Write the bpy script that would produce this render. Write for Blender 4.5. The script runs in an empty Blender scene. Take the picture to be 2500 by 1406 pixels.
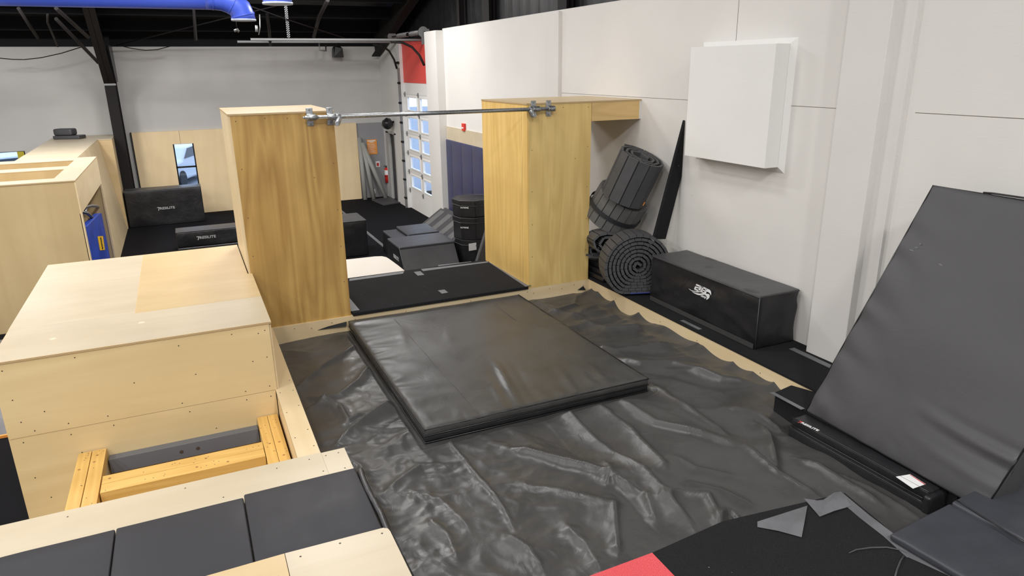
import bpy, bmesh, math, random
from mathutils import Vector, Matrix, noise
random.seed(7)
SC = bpy.context.scene
COL = SC.collection
V = Vector
# ------------------------------------------------------------------ camera
FPX = 1700.22
AX = [V((.90738, -.42011, -.01360)), V((.13937, .26999, .95272)), V((.39656, .86594, -.30341))]
def setup_axes():
    y, p, r = 0.4304832, 0.3075393, -0.0136017
    f = V((math.sin(y)*math.cos(p), math.cos(y)*math.cos(p), -math.sin(p)))
    rt = V((math.cos(y), -math.sin(y), 0)); up = rt.cross(f)
    c, s = math.cos(r), math.sin(r)
    return [c*rt+s*up, -s*rt+c*up, f]
AX = setup_axes()
EYE = V((0, 0, 2.95))
cd = bpy.data.cameras.new('camera'); cam = bpy.data.objects.new('camera', cd); COL.objects.link(cam)
m = Matrix((AX[0], AX[1], -AX[2])).transposed().to_4x4(); m.translation = EYE
cam.matrix_world = m
cd.sensor_width = 36; cd.lens = FPX/2500*36; cd.clip_start = .05; cd.clip_end = 200
SC.camera = cam
def ray(px, py): return AX[0]*((px-1250)/FPX) + AX[1]*(-(py-703)/FPX) + AX[2]
def oz(px, py, z): d = ray(px, py); return EYE + d*((z-EYE.z)/d.z)
def ox(px, py, x): d = ray(px, py); return EYE + d*((x-EYE.x)/d.x)
def oy(px, py, y): d = ray(px, py); return EYE + d*((y-EYE.y)/d.y)

# ------------------------------------------------------------------ materials
def lin(c):
    return tuple(((v/255)/12.92 if v/255 <= .04045 else (((v/255)+.055)/1.055)**2.4) for v in c) + (1,)
class NT:
    def __init__(s, name):
        s.m = bpy.data.materials.new(name); s.m.use_nodes = True; s.t = s.m.node_tree
        s.b = s.t.nodes['Principled BSDF']
    def n(s, typ, **kw):
        nd = s.t.nodes.new(typ)
        for k, v in kw.items():
            if k.startswith('i_'):
                key = k[2:].replace('_', ' ')
                nd.inputs[key].default_value = v
            else: setattr(nd, k, v)
        return nd
    def l(s, a, b): s.t.links.new(a, b)
def plain(name, rgb, rough=.5, metal=0, spec=.5):
    t = NT(name); t.b.inputs['Base Color'].default_value = (*rgb, 1); t.b.inputs['Roughness'].default_value = rough
    t.b.inputs['Metallic'].default_value = metal; t.b.inputs['Specular IOR Level'].default_value = spec
    return t.m
def ramp(t, fac, stops):
    r = t.n('ShaderNodeValToRGB')
    e = r.color_ramp.elements
    while len(e) < len(stops): e.new(.5)
    for i, (p, c) in enumerate(stops):
        e[i].position = p; e[i].color = (*c, 1)
    t.l(fac, r.inputs['Fac']); return r.outputs['Color']
def mixc(t, fac, a, b, typ='MIX'):
    m = t.n('ShaderNodeMix', data_type='RGBA', blend_type=typ)
    if isinstance(fac, float): m.inputs[0].default_value = fac
    else: t.l(fac, m.inputs[0])
    for k, v in ((6, a), (7, b)):
        if isinstance(v, tuple): m.inputs[k].default_value = (*v[:3], 1)
        else: t.l(v, m.inputs[k])
    return m.outputs[2]
def wood(name, light, dark, axis, contrast=.5, rings=5., scale=1., rough=.45, blotch=None, seed=0., bump=.02):
    """plywood veneer: contour lines of stretched noise, fine fibres, soft blotches"""
    t = NT(name); tc = t.n('ShaderNodeTexCoord')
    sc = [5.*scale]*3; sc['xyz'.index(axis)] = .55*scale
    mp = t.n('ShaderNodeMapping'); mp.inputs['Scale'].default_value = sc; mp.inputs['Location'].default_value = (seed, seed*1.7, seed*.6)
    t.l(tc.outputs['Object'], mp.inputs['Vector'])
    n1 = t.n('ShaderNodeTexNoise', i_Scale=.55, i_Detail=2., i_Roughness=.45, i_Distortion=.35); t.l(mp.outputs[0], n1.inputs['Vector'])
    mu = t.n('ShaderNodeMath', operation='MULTIPLY'); mu.inputs[1].default_value = rings; t.l(n1.outputs['Fac'], mu.inputs[0])
    pp = t.n('ShaderNodeMath', operation='PINGPONG'); pp.inputs[1].default_value = .5; t.l(mu.outputs[0], pp.inputs[0])
    m2 = t.n('ShaderNodeMath', operation='MULTIPLY'); m2.inputs[1].default_value = 2.; t.l(pp.outputs[0], m2.inputs[0])
    sf = [38.*scale]*3; sf['xyz'.index(axis)] = .8*scale
    mp2 = t.n('ShaderNodeMapping'); mp2.inputs['Scale'].default_value = sf; t.l(tc.outputs['Object'], mp2.inputs['Vector'])
    n2 = t.n('ShaderNodeTexNoise', i_Scale=1., i_Detail=3., i_Roughness=.6); t.l(mp2.outputs[0], n2.inputs['Vector'])
    n3 = t.n('ShaderNodeTexNoise', i_Scale=1.3, i_Detail=2.); t.l(tc.outputs['Object'], n3.inputs['Vector'])
    sb_ = [2.6*scale]*3; sb_['xyz'.index(axis)] = .35*scale
    mp4 = t.n('ShaderNodeMapping'); mp4.inputs['Scale'].default_value = sb_; mp4.inputs['Location'].default_value = (seed*2, seed, 1); t.l(tc.outputs['Object'], mp4.inputs['Vector'])
    n4 = t.n('ShaderNodeTexNoise', i_Scale=1., i_Detail=3., i_Roughness=.5, i_Distortion=.2); t.l(mp4.outputs[0], n4.inputs['Vector'])
    a0 = t.n('ShaderNodeMath', operation='MULTIPLY'); a0.inputs[1].default_value = .24; t.l(m2.outputs[0], a0.inputs[0])
    a = t.n('ShaderNodeMath', operation='MULTIPLY_ADD'); a.inputs[1].default_value = .55; t.l(n4.outputs['Fac'], a.inputs[0]); t.l(a0.outputs[0], a.inputs[2])
    b = t.n('ShaderNodeMath', operation='MULTIPLY_ADD'); b.inputs[1].default_value = .25; t.l(n2.outputs['Fac'], b.inputs[0]); t.l(a.outputs[0], b.inputs[2])
    mid = tuple((x+y)/2 for x, y in zip(light, dark))
    lo = tuple(m_+(d-m_)*contrast for m_, d in zip(mid, dark)); hi = tuple(m_+(l_-m_)*contrast for m_, l_ in zip(mid, light))
    c = ramp(t, b.outputs[0], [(.32, lo), (.52, tuple((x*.5+y*.5) for x, y in zip(lo, hi))), (.70, hi)])
    bl = blotch or tuple(v*.86 for v in mid)
    c2 = mixc(t, ramp(t, n3.outputs['Fac'], [(.45, (0, 0, 0)), (.75, (.55, .55, .55))]), c, bl)
    t.l(c2, t.b.inputs['Base Color']); t.b.inputs['Roughness'].default_value = rough
    if bump:
        bp = t.n('ShaderNodeBump', i_Strength=bump*5, i_Distance=.002); t.l(n2.outputs['Fac'], bp.inputs['Height']); t.l(bp.outputs[0], t.b.inputs['Normal'])
    return t.m
def vinyl(name, rgb, rough=.36, bump=.35, scale=3., stretch=(1, 1, 1), blot=.25, fine=.1, spec=.5, ridged=0):
    t = NT(name); tc = t.n('ShaderNodeTexCoord')
    mp = t.n('ShaderNodeMapping'); mp.inputs['Scale'].default_value = stretch; t.l(tc.outputs['Object'], mp.inputs['Vector'])
    n1 = t.n('ShaderNodeTexNoise', i_Scale=scale, i_Detail=4., i_Roughness=.55, i_Distortion=1.1); t.l(mp.outputs[0], n1.inputs['Vector'])
    n2 = t.n('ShaderNodeTexNoise', i_Scale=9., i_Detail=4.); t.l(tc.outputs['Object'], n2.inputs['Vector'])
    n3 = t.n('ShaderNodeTexNoise', i_Scale=2., i_Detail=5., i_Roughness=.7); t.l(tc.outputs['Object'], n3.inputs['Vector'])
    if ridged:
        n2.noise_type = 'RIDGED_MULTIFRACTAL'; n2.inputs['Scale'].default_value = ridged; n2.inputs['Detail'].default_value = 3.; n2.inputs['Distortion'].default_value = .3
    c = ramp(t, n3.outputs['Fac'], [(.35, tuple(v*(1-blot) for v in rgb)), (.7, tuple(v*(1+blot) for v in rgb))])
    t.l(c, t.b.inputs['Base Color'])
    rr = t.n('ShaderNodeMapRange'); rr.inputs['From Min'].default_value = .3; rr.inputs['From Max'].default_value = .7
    rr.inputs['To Min'].default_value = rough-.05; rr.inputs['To Max'].default_value = rough+.09
    t.l(n3.outputs['Fac'], rr.inputs['Value']); t.l(rr.outputs[0], t.b.inputs['Roughness'])
    t.b.inputs['Specular IOR Level'].default_value = spec
    ad = t.n('ShaderNodeMath', operation='MULTIPLY_ADD'); ad.inputs[1].default_value = fine; t.l(n2.outputs['Fac'], ad.inputs[0]); t.l(n1.outputs['Fac'], ad.inputs[2])
    bp = t.n('ShaderNodeBump', i_Strength=bump, i_Distance=.03); t.l(ad.outputs[0], bp.inputs['Height']); t.l(bp.outputs[0], t.b.inputs['Normal'])
    return t.m
def carpet(name, rgb, flecks=True):
    t = NT(name); tc = t.n('ShaderNodeTexCoord')
    n1 = t.n('ShaderNodeTexNoise', i_Scale=260., i_Detail=3.); t.l(tc.outputs['Object'], n1.inputs['Vector'])
    n3 = t.n('ShaderNodeTexNoise', i_Scale=3., i_Detail=4.); t.l(tc.outputs['Object'], n3.inputs['Vector'])
    c = ramp(t, n1.outputs['Fac'], [(.36, tuple(v*.35 for v in rgb)), (.68, tuple(v*2.2 for v in rgb))])
    c = mixc(t, n3.outputs['Fac'], c, tuple(v*.9 for v in rgb))
    if flecks:
        vo = t.n('ShaderNodeTexVoronoi', i_Scale=7., feature='F1'); t.l(tc.outputs['Object'], vo.inputs['Vector'])
        lt = t.n('ShaderNodeMath', operation='LESS_THAN'); lt.inputs[1].default_value = .028; t.l(vo.outputs['Distance'], lt.inputs[0])
        c = mixc(t, lt.outputs[0], c, (.22, .21, .19))
    t.l(c, t.b.inputs['Base Color']); t.b.inputs['Roughness'].default_value = .95; t.b.inputs['Specular IOR Level'].default_value = .12
    bp = t.n('ShaderNodeBump', i_Strength=.5, i_Distance=.004); t.l(n1.outputs['Fac'], bp.inputs['Height']); t.l(bp.outputs[0], t.b.inputs['Normal'])
    return t.m
def paint(name, rgb, rough=.6, spots=False):
    t = NT(name); tc = t.n('ShaderNodeTexCoord')
    n3 = t.n('ShaderNodeTexNoise', i_Scale=1.2, i_Detail=5.); t.l(tc.outputs['Object'], n3.inputs['Vector'])
    mp = t.n('ShaderNodeMapping'); mp.inputs['Scale'].default_value = (1, .8, 9); t.l(tc.outputs['Object'], mp.inputs['Vector'])
    n1 = t.n('ShaderNodeTexNoise', i_Scale=4., i_Detail=5., i_Distortion=1.); t.l(mp.outputs[0], n1.inputs['Vector'])
    c = ramp(t, n3.outputs['Fac'], [(.3, tuple(v*.95 for v in rgb)), (.7, rgb)])
    if spots:
        vo = t.n('ShaderNodeTexVoronoi', i_Scale=2.2, feature='F1'); t.l(tc.outputs['Object'], vo.inputs['Vector'])
        lt = t.n('ShaderNodeMath', operation='LESS_THAN'); lt.inputs[1].default_value = .016; t.l(vo.outputs['Distance'], lt.inputs[0])
        c = mixc(t, lt.outputs[0], c, tuple(v*.35 for v in rgb))
    t.l(c, t.b.inputs['Base Color']); t.b.inputs['Roughness'].default_value = rough; t.b.inputs['Specular IOR Level'].default_value = .3
    bp = t.n('ShaderNodeBump', i_Strength=.12, i_Distance=.006); t.l(n1.outputs['Fac'], bp.inputs['Height']); t.l(bp.outputs[0], t.b.inputs['Normal'])
    return t.m
def edgeply(name):
    t = NT(name); tc = t.n('ShaderNodeTexCoord')
    w = t.n('ShaderNodeTexWave', i_Scale=45., i_Distortion=1.); w.bands_direction = 'Z'; t.l(tc.outputs['Object'], w.inputs['Vector'])
    t.l(ramp(t, w.outputs['Fac'], [(.2, (.30, .19, .09)), (.8, (.62, .47, .26))]), t.b.inputs['Base Color']); t.b.inputs['Roughness'].default_value = .7
    return t.m
M = {}
PL, PD = (.78, .64, .42), (.66, .50, .28)
for ax in 'xyz':
    M['ply_'+ax] = wood('plywood_birch_'+ax, PL, PD, ax, .55, 4., 1., .42, seed=float(ord(ax) % 7))
M['ply_pale'] = wood('plywood_pale', (.60, .515, .38), (.52, .435, .30), 'x', .6, 4., 1., .38, seed=3.)
M['ply_golden'] = wood('plywood_golden', (.62, .47, .27), (.54, .39, .19), 'x', .6, 5., 1., .4, seed=5.)
M['ply_front'] = wood('plywood_front', (.76, .61, .355), (.62, .47, .24), 'x', .5, 4., 1., .45, seed=9.)
M['tower_brown'] = wood('plywood_varnished', (.60, .39, .125), (.36, .205, .055), 'z', .95, 9., .8, .38, seed=1.3, blotch=(.32, .18, .055))
M['tower_tan'] = wood('plywood_tan', (.80, .585, .235), (.60, .41, .14), 'z', .8, 7., 1.1, .4, seed=4.1, blotch=(.60, .41, .15))
M['tower_gold'] = wood('plywood_gold', (.90, .62, .22), (.70, .44, .12), 'z', .75, 6., 1.1, .4, seed=6.2)
M['beam'] = wood('plywood_beam', (.72, .50, .22), (.55, .36, .14), 'x', .8, 8., 1.1, .4, seed=2.2)
M['lumber'] = wood('lumber', (.80, .52, .17), (.62, .36, .09), 'y', .8, 7., 1.6, .5, seed=2.)
M['lumber_x'] = wood('lumber_cross', (.80, .52, .17), (.62, .36, .09), 'x', .8, 7., 1.6, .5, seed=8.)
M['encl_ply'] = wood('plywood_enclosure', (.58, .445, .245), (.48, .35, .175), 'z', .6, 4., .7, .5, seed=3.3)
M['far_ply'] = wood('plywood_wall', (.90, .72, .45), (.80, .61, .35), 'z', .6, 4., .7, .5, seed=3.3)
M['edge'] = edgeply('plywood_edge')
M['screw'] = plain('screw_hole', (.07, .05, .035), .6)
M['joint'] = plain('joint_line', (.10, .08, .05), .8)
M['tarp'] = vinyl('tarp_vinyl', (.055, .054, .053), .35, .24, 4., (1, 1, 1), .15, .12, ridged=4.5)
M['pitmat'] = vinyl('mat_vinyl', (.052, .051, .049), .35, .14, 3., (1, 1, 1), .2, .10, ridged=3.5)
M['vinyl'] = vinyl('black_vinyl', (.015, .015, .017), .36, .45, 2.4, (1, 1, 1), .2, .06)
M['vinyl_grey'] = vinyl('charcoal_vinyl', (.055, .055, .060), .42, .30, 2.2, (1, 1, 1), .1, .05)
M['vinyl_lean'] = vinyl('leaning_mat_vinyl', (.058, .057, .061), .48, .12, 1.6, (1, 1, 1.6), .08, .05)
M['vinyl_floor'] = vinyl('panel_vinyl', (.026, .026, .031), .50, .10, 2.5, (1, 1, 1), .1, .12, .3)
M['vinyl_blue'] = vinyl('slate_vinyl', (.045, .048, .058), .38, .25, 2., (.5, 2, 1), .1, .05)
M['seam'] = plain('seam_thread', (.055, .055, .056), .5)
M['piping'] = plain('black_piping', (.016, .016, .017), .35)
M['velcro'] = plain('velcro_strip', (.035, .035, .035), .9)
M['carpet'] = carpet('black_carpet', (.016, .016, .017))
M['carpet_far'] = carpet('black_floor_carpet', (.006, .006, .008), False)
M['carpet_red'] = carpet('red_carpet', (.62, .09, .10), False)
M['tape'] = vinyl('grey_tape', (.135, .138, .148), .5, .1, 12.)
M['wall'] = paint('wall_white', (.72, .70, .67), .55, True)
M['wall2'] = paint('wall_white_smooth', (.72, .715, .70), .55)
M['wall_far'] = paint('wall_pale_grey', (.56, .55, .53), .6)
M['trimw'] = paint('trim_white', (.70, .68, .655), .5)
M['cabinet'] = paint('cabinet_white', (.80, .79, .77), .45)
M['grey_wall'] = paint('wall_grey', (.30, .30, .31), .6)
M['door_grey'] = paint('door_grey', (.48, .47, .46), .5)
M['doorway_gap_dark'] = plain('doorway_gap_dark', (.05, .05, .055), .5)
M['door_white'] = paint('door_white', (.88, .87, .85), .4)
M['redpanel'] = paint('red_paint', (.80, .085, .07), .45)
M['red'] = plain('red_enamel', (.65, .03, .02), .3)
M['orange'] = plain('orange_poster', (.85, .33, .06), .5)
M['white'] = plain('white_ink', (.85, .85, .85), .5)
M['logo'] = plain('logo_white', (.80, .80, .80), .45)
M['silverlogo'] = plain('logo_silver', (.42, .42, .42), .45)
M['logored'] = plain('logo_red', (.55, .05, .05), .45)
M['cream'] = plain('cream_vinyl', (.62, .575, .51), .45)
M['navy'] = vinyl('navy_vinyl', (.040, .045, .105), .42, .06, 2.)
M['blue'] = vinyl('royal_blue_vinyl', (.012, .055, .40), .45, .1, 2.)
M['duct'] = plain('blue_duct_paint', (.055, .105, .58), .35)
M['duct_edge'] = plain('duct_rim', (.45, .50, .62), .35)
M['yellow'] = plain('yellow_label', (.85, .50, .01), .5)
M['ink'] = plain('black_ink', (.01, .01, .01), .6)
M['galv'] = NT('galvanised').m
g = NT('galvanised_steel'); gt = g.n('ShaderNodeTexNoise', i_Scale=40., i_Detail=3.); tcg = g.n('ShaderNodeTexCoord'); g.l(tcg.outputs['Object'], gt.inputs['Vector'])
g.l(ramp(g, gt.outputs['Fac'], [(.3, (.28, .29, .30)), (.7, (.48, .49, .50))]), g.b.inputs['Base Color']); g.b.inputs['Metallic'].default_value = .85; g.b.inputs['Roughness'].default_value = .32
M['galv'] = g.m
M['galv_dull'] = plain('dull_galvanised', (.25, .25, .25), .45, .6)
M['steel_black'] = plain('black_painted_steel', (.012, .010, .010), .65, 0, .25)
M['roof_black'] = vinyl('roof_insulation', (.004, .004, .005), .5, .5, 1.2, (.3, 3, 1), .3, .05)
M['upper_black'] = vinyl('black_wall_insulation', (.008, .008, .009), .45, .3, 1.5, (1, 5, .35), .2, .05)
M['purlin'] = plain('black_purlin', (.003, .003, .004), .65, 0, .2)
M['pipe_grey'] = plain('grey_pipe_foam', (.33, .33, .31), .6)
M['joist_grey'] = paint('grey_painted_lumber', (.16, .165, .18), .5)
M['foam'] = vinyl('foam_block', (.070, .070, .074), .55, .12, 5., (1, 1, 1), .15, .1)
M['foam_light'] = vinyl('foam_block_grey', (.12, .12, .118), .55, .12, 5., (1, 1, 1), .15, .1)
M['foam_in'] = plain('foam_core', (.012, .012, .013), .8)
M['strap'] = plain('strap_black', (.018, .020, .024), .6)
M['frame_black'] = plain('black_frame', (.01, .01, .01), .35)
M['asphalt'] = paint('asphalt', (.30, .31, .33), .9)
M['carpaint'] = plain('silver_car', (.60, .62, .65), .35, 0)
M['carglass'] = plain('car_glass', (.05, .07, .09), .1)
M['tyre'] = plain('tyre', (.02, .02, .02), .8)
M['plaster'] = plain('outside_wall', (.45, .47, .50), .8)
gl = NT('window_glass'); tr = gl.n('ShaderNodeBsdfTransparent'); gg = gl.n('ShaderNodeBsdfGlossy'); gg.inputs['Roughness'].default_value = .03
mx = gl.n('ShaderNodeMixShader'); mx.inputs[0].default_value = .08; gl.l(tr.outputs[0], mx.inputs[1]); gl.l(gg.outputs[0], mx.inputs[2])
gl.l(mx.outputs[0], gl.t.nodes['Material Output'].inputs['Surface']); M['glass'] = gl.m

# ------------------------------------------------------------------ mesh helpers
class B:
    """collects shapes in world coordinates, then links them as one object"""
    def __init__(s): s.v = []; s.f = []; s.mi = []; s.sm = []
    def add(s, vs, fs, mi=0, smooth=False):
        o = len(s.v); s.v += [V(p) for p in vs]
        for f in fs: s.f.append([o+i for i in f]); s.mi.append(mi); s.sm.append(smooth)
        return s
    def box(s, x0, x1, y0, y1, z0, z1, mi=0, T=None, side=None, thin='z'):
        x0, x1 = sorted((x0, x1)); y0, y1 = sorted((y0, y1)); z0, z1 = sorted((z0, z1))
        vs = [V((x, y, z)) for z in (z0, z1) for y in (y0, y1) for x in (x0, x1)]
        if T: vs = [T @ v for v in vs]
        fs = [((0, 2, 3, 1), 'z'), ((4, 5, 7, 6), 'z'), ((0, 1, 5, 4), 'y'), ((2, 6, 7, 3), 'y'), ((0, 4, 6, 2), 'x'), ((1, 3, 7, 5), 'x')]
        o = len(s.v); s.v += vs
        for f, a in fs:
            s.f.append([o+i for i in f]); s.sm.append(False)
            s.mi.append(mi if side is None or a == thin else side)
        return s
    def quadbox(s, p, n, mi=0):
        """prism of polygon p (list of points) swept by vector n"""
        k = len(p); p = [V(q) for q in p]; n = V(n)
        s.add(p + [q+n for q in p], [list(range(k))[::-1], [k+i for i in range(k)]] + [[i, (i+1) % k, k+(i+1) % k, k+i] for i in range(k)], mi)
        return s
    def cyl(s, a, b, r, seg=16, r2=None, mi=0, caps=True, smooth=True):
        a, b = V(a), V(b); d = (b-a).normalized(); u = d.orthogonal().normalized(); w = d.cross(u)
        r2 = r if r2 is None else r2
        vs = []
        for i in range(seg):
            an = 2*math.pi*i/seg; e = u*math.cos(an)+w*math.sin(an); vs += [a+e*r, b+e*r2]
        fs = [[2*i, 2*((i+1) % seg), 2*((i+1) % seg)+1, 2*i+1] for i in range(seg)]
        s.add(vs, fs, mi, smooth)
        if caps:
            s.add([vs[2*i] for i in range(seg)], [list(range(seg))[::-1]], mi); s.add([vs[2*i+1] for i in range(seg)], [list(range(seg))], mi)
        return s
    def tube(s, pts, r, seg=8, mi=0, closed=False):
        pts = [V(p) for p in pts]; n = len(pts); rings = []
        pu = None
        for i, p in enumerate(pts):
            if closed: d = pts[(i+1) % n]-pts[i-1]
            else: d = pts[min(i+1, n-1)]-pts[max(i-1, 0)]
            d.normalize()
            u = d.orthogonal().normalized() if pu is None else (pu - d*pu.dot(d)).normalized()
            pu = u; w = d.cross(u)
            rr = r[i] if isinstance(r, (list, tuple)) else r
            rings.append([p+(u*math.cos(2*math.pi*k/seg)+w*math.sin(2*math.pi*k/seg))*rr for k in range(seg)])
        vs = [v for q in rings for v in q]; fs = []
        for i in range(n if closed else n-1):
            j = (i+1) % n
            for k in range(seg): fs.append([i*seg+k, i*seg+(k+1) % seg, j*seg+(k+1) % seg, j*seg+k])
        s.add(vs, fs, mi, True)
        if not closed:
            s.add(rings[0], [list(range(seg))[::-1]], mi); s.add(rings[-1], [list(range(seg))], mi)
        return s
    def rbox(s, size, T, r=.02, seg=.12, disp=None, mi=0):
        """rounded, finely divided box of given size, corner at T's origin; disp(p) -> local offset"""
        def ticks(L):
            rr = min(r, L*.49); t = [0, rr*.25, rr*.6, rr]; n = max(1, int(round((L-2*rr)/seg)))
            t += [rr+(L-2*rr)*i/n for i in range(1, n)]; t += [L-rr, L-rr*.6, L-rr*.25, L]; return t
        tk = [ticks(L) for L in size]; key = {}; vs = []; fs = []
        rr = min(r, min(size)*.49)
        def vert(p):
            k = tuple(round(c, 5) for c in p)
            if k in key: return key[k]
            q = V([min(max(p[i], rr), size[i]-rr) for i in range(3)]); d = V(p)-q
            out = q + d.normalized()*rr if d.length > 1e-9 else q
            if disp: out = out + disp(V(p), out)
            key[k] = len(vs); vs.append(T @ out); return key[k]
        for a in range(3):
            b, c = (a+1) % 3, (a+2) % 3
            for e in (0, size[a]):
                for i in range(len(tk[b])-1):
                    for j in range(len(tk[c])-1):
                        q = []
                        for (bi, cj) in ((i, j), (i+1, j), (i+1, j+1), (i, j+1)):
                            p = [0, 0, 0]; p[a] = e; p[b] = tk[b][bi]; p[c] = tk[c][cj]; q.append(vert(p))
                        if e == 0: q = q[::-1]
                        fs.append(q)
        s.add(vs, fs, mi, True); return s
    def holes(s, u0, u1, w0, w1, hs, fn, th, mi=0):
        """slab in the (u,w) plane with rectangular holes; fn(u,w,t) gives the point"""
        us = sorted({u0, u1} | {h[0] for h in hs} | {h[1] for h in hs}); us = [u for u in us if u0 <= u <= u1]
        ws = sorted({w0, w1} | {h[2] for h in hs} | {h[3] for h in hs}); ws = [w for w in ws if w0 <= w <= w1]
        solid = lambda i, j: 0 <= i < len(us)-1 and 0 <= j < len(ws)-1 and not any(h[0]-1e-6 <= us[i] and us[i+1] <= h[1]+1e-6 and h[2]-1e-6 <= ws[j] and ws[j+1] <= h[3]+1e-6 for h in hs)
        for i in range(len(us)-1):
            for j in range(len(ws)-1):
                if not solid(i, j): continue
                a, b, c, d = us[i], us[i+1], ws[j], ws[j+1]
                s.add([fn(a, c, 0), fn(b, c, 0), fn(b, d, 0), fn(a, d, 0)], [[0, 1, 2, 3]], mi)
                s.add([fn(a, c, th), fn(b, c, th), fn(b, d, th), fn(a, d, th)], [[3, 2, 1, 0]], mi)
                for (di, dj, e) in ((-1, 0, ((a, c), (a, d))), (1, 0, ((b, c), (b, d))), (0, -1, ((a, c), (b, c))), (0, 1, ((a, d), (b, d)))):
                    if not solid(i+di, j+dj):
                        (p, q), (r_, t) = e
                        s.add([fn(p, q, 0), fn(r_, t, 0), fn(r_, t, th), fn(p, q, th)], [[0, 1, 2, 3]], mi)
        return s
    def build(s, name, mats, parent=None, bevel=0, rot=None, origin=None, recalc=True):
        xs = [p.x for p in s.v]; ys = [p.y for p in s.v]; zs = [p.z for p in s.v]
        o = V(origin) if origin is not None else V(((min(xs)+max(xs))/2, (min(ys)+max(ys))/2, min(zs)))
        me = bpy.data.meshes.new(name); me.from_pydata([p-o for p in s.v], [], s.f); me.update()
        for i, p in enumerate(me.polygons): p.material_index = s.mi[i]; p.use_smooth = s.sm[i]
        if recalc:
            bm = bmesh.new(); bm.from_mesh(me); bmesh.ops.remove_doubles(bm, verts=bm.verts, dist=1e-5)
            bmesh.ops.recalc_face_normals(bm, faces=bm.faces); bm.to_mesh(me); bm.free()
        for mm in (mats if isinstance(mats, (list, tuple)) else [mats]): me.materials.append(M[mm] if isinstance(mm, str) else mm)
        ob = bpy.data.objects.new(name, me); COL.objects.link(ob)
        if parent is not None:
            ob.parent = parent; ob.location = o - wloc(parent)
        else: ob.location = o
        if bevel:
            md = ob.modifiers.new('bevel', 'BEVEL'); md.width = bevel; md.segments = 2; md.limit_method = 'ANGLE'; md.angle_limit = .6
            md.harden_normals = False
        return ob
def wloc(o):
    p = o.location.copy()
    while o.parent: o = o.parent; p += o.location
    return p
def tag(o, label, cat, group=None, kind=None):
    if label: o['label'] = label
    if cat: o['category'] = cat
    if group: o['group'] = group
    if kind: o['kind'] = kind
    return o
def thing(name, loc, label, cat, group=None):
    o = bpy.data.objects.new(name, None); COL.objects.link(o); o.location = loc; o.empty_display_size = .1
    return tag(o, label, cat, group)
def struct(o): o['kind'] = 'structure'; return o
def copy_tree(o, parent=None):
    c = o.copy(); COL.objects.link(c); c.parent = parent
    for ch in list(o.children): copy_tree(ch, c)
    return c
def frameM(o, ux, uy, uz):
    m = Matrix((V(ux), V(uy), V(uz))).transposed().to_4x4(); m.translation = V(o); return m
def text(b, body, size, o, ux, uy, ext=.001, mi=0, bold=.0, center=True, sx=1., fit=None):
    cu = bpy.data.curves.new('t', 'FONT'); cu.body = body; cu.size = size; cu.extrude = ext; cu.offset = bold*size; cu.resolution_u = 3
    if center: cu.align_x = 'CENTER'; cu.align_y = 'CENTER'
    ob = bpy.data.objects.new('t', cu); COL.objects.link(ob)
    dg = bpy.context.evaluated_depsgraph_get(); me = bpy.data.meshes.new_from_object(ob.evaluated_get(dg))
    ux, uy = V(ux).normalized(), V(uy).normalized(); uz = ux.cross(uy)
    if fit: sx = fit/(max(v.co.x for v in me.vertices)-min(v.co.x for v in me.vertices))
    b.add([V(o)+ux*v.co.x*sx+uy*v.co.y+uz*(v.co.z+ext) for v in me.vertices], [list(p.vertices) for p in me.polygons], mi)
    bpy.data.objects.remove(ob); bpy.data.curves.remove(cu); bpy.data.meshes.remove(me)
    return b
def resilite(b, o, ux, uy, w, mi=0, mi2=0):
    """slanted swoosh followed by the word, total width w"""
    ux, uy = V(ux).normalized(), V(uy).normalized(); h = w*.155; n = ux.cross(uy)*.0015
    L = V(o)-ux*w/2
    b.quadbox([L+ux*w*x+uy*h*y+n for x, y in ((.0, .55), (.13, .62), (.17, .50), (.10, -.75), (.055, -.75), (.115, .30), (.06, .28))], n, mi2)
    text(b, 'RESILITE', h*1.30, L+ux*w*.585+n, ux, uy, .0008, mi, .022, True, fit=w*.83)
    return b
def screws(b, pts, n, r=.006, mi=1):
    n = V(n)
    for p in pts: b.cyl(V(p)-n*.001, V(p)+n*.0015, r, 6, mi=mi, smooth=False)

# ================================================================== SETTING
XW, YF, ZF = 5.83, 22.4, -1.05
struct(B().box(-16, 9, -9, YF+.3, ZF-.2, ZF).build('floor', 'carpet_far'))
# right wall: plywood faced, door openings
D2 = (17.55, 20.1)
wf = lambda u, w, t: V((XW+t, u, w))
bm_ = B().holes(-6, 16.4, ZF, 3.80, [], wf, .15)
struct(bm_.build('wall_right', 'wall', recalc=False))
struct(B().holes(16.4, YF, ZF, 3.66, [(D2[0], D2[1], ZF, 3.66), (21.05, 21.8, ZF, 1.05)], wf, .15).build('wall_right_rear', 'wall2', recalc=False))
bpy.data.objects['wall_right_rear'].name = 'wall_right.001'
# seams of the wall sheets
s = B()
s.box(XW-.002, XW+.001, -2, 4.2, 2.520, 2.524); s.box(XW-.002, XW+.001, 4.95, 10.6, 2.520, 2.524); s.box(XW-.002, XW+.001, 6.52, 6.524, 2.52, 3.8)
s.box(XW-.002, XW+.001, -2, 4.2, .08, .083); struct(s.build('trim_1', 'joint'))
# column beside the crash mat, slim battens
struct(B().box(5.70, XW, 4.47, 4.93, 0, 6.5).build('trim_2', 'trimw', bevel=.006))
struct(B().box(5.79, XW, 4.30, 4.47, 0, 6.5).build('trim_3', 'trimw'))
struct(B().box(5.77, XW, 10.62, 11.1, ZF, 3.8).build('trim_4', 'trimw'))
struct(B().box(5.64, XW, 16.35, 17.2, ZF, 3.78).build('trim_5', 'trimw'))
struct(B().box(XW, XW+.2, -6, 16.4, 3.80, 3.82).build('trim_6', 'trimw'))
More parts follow.
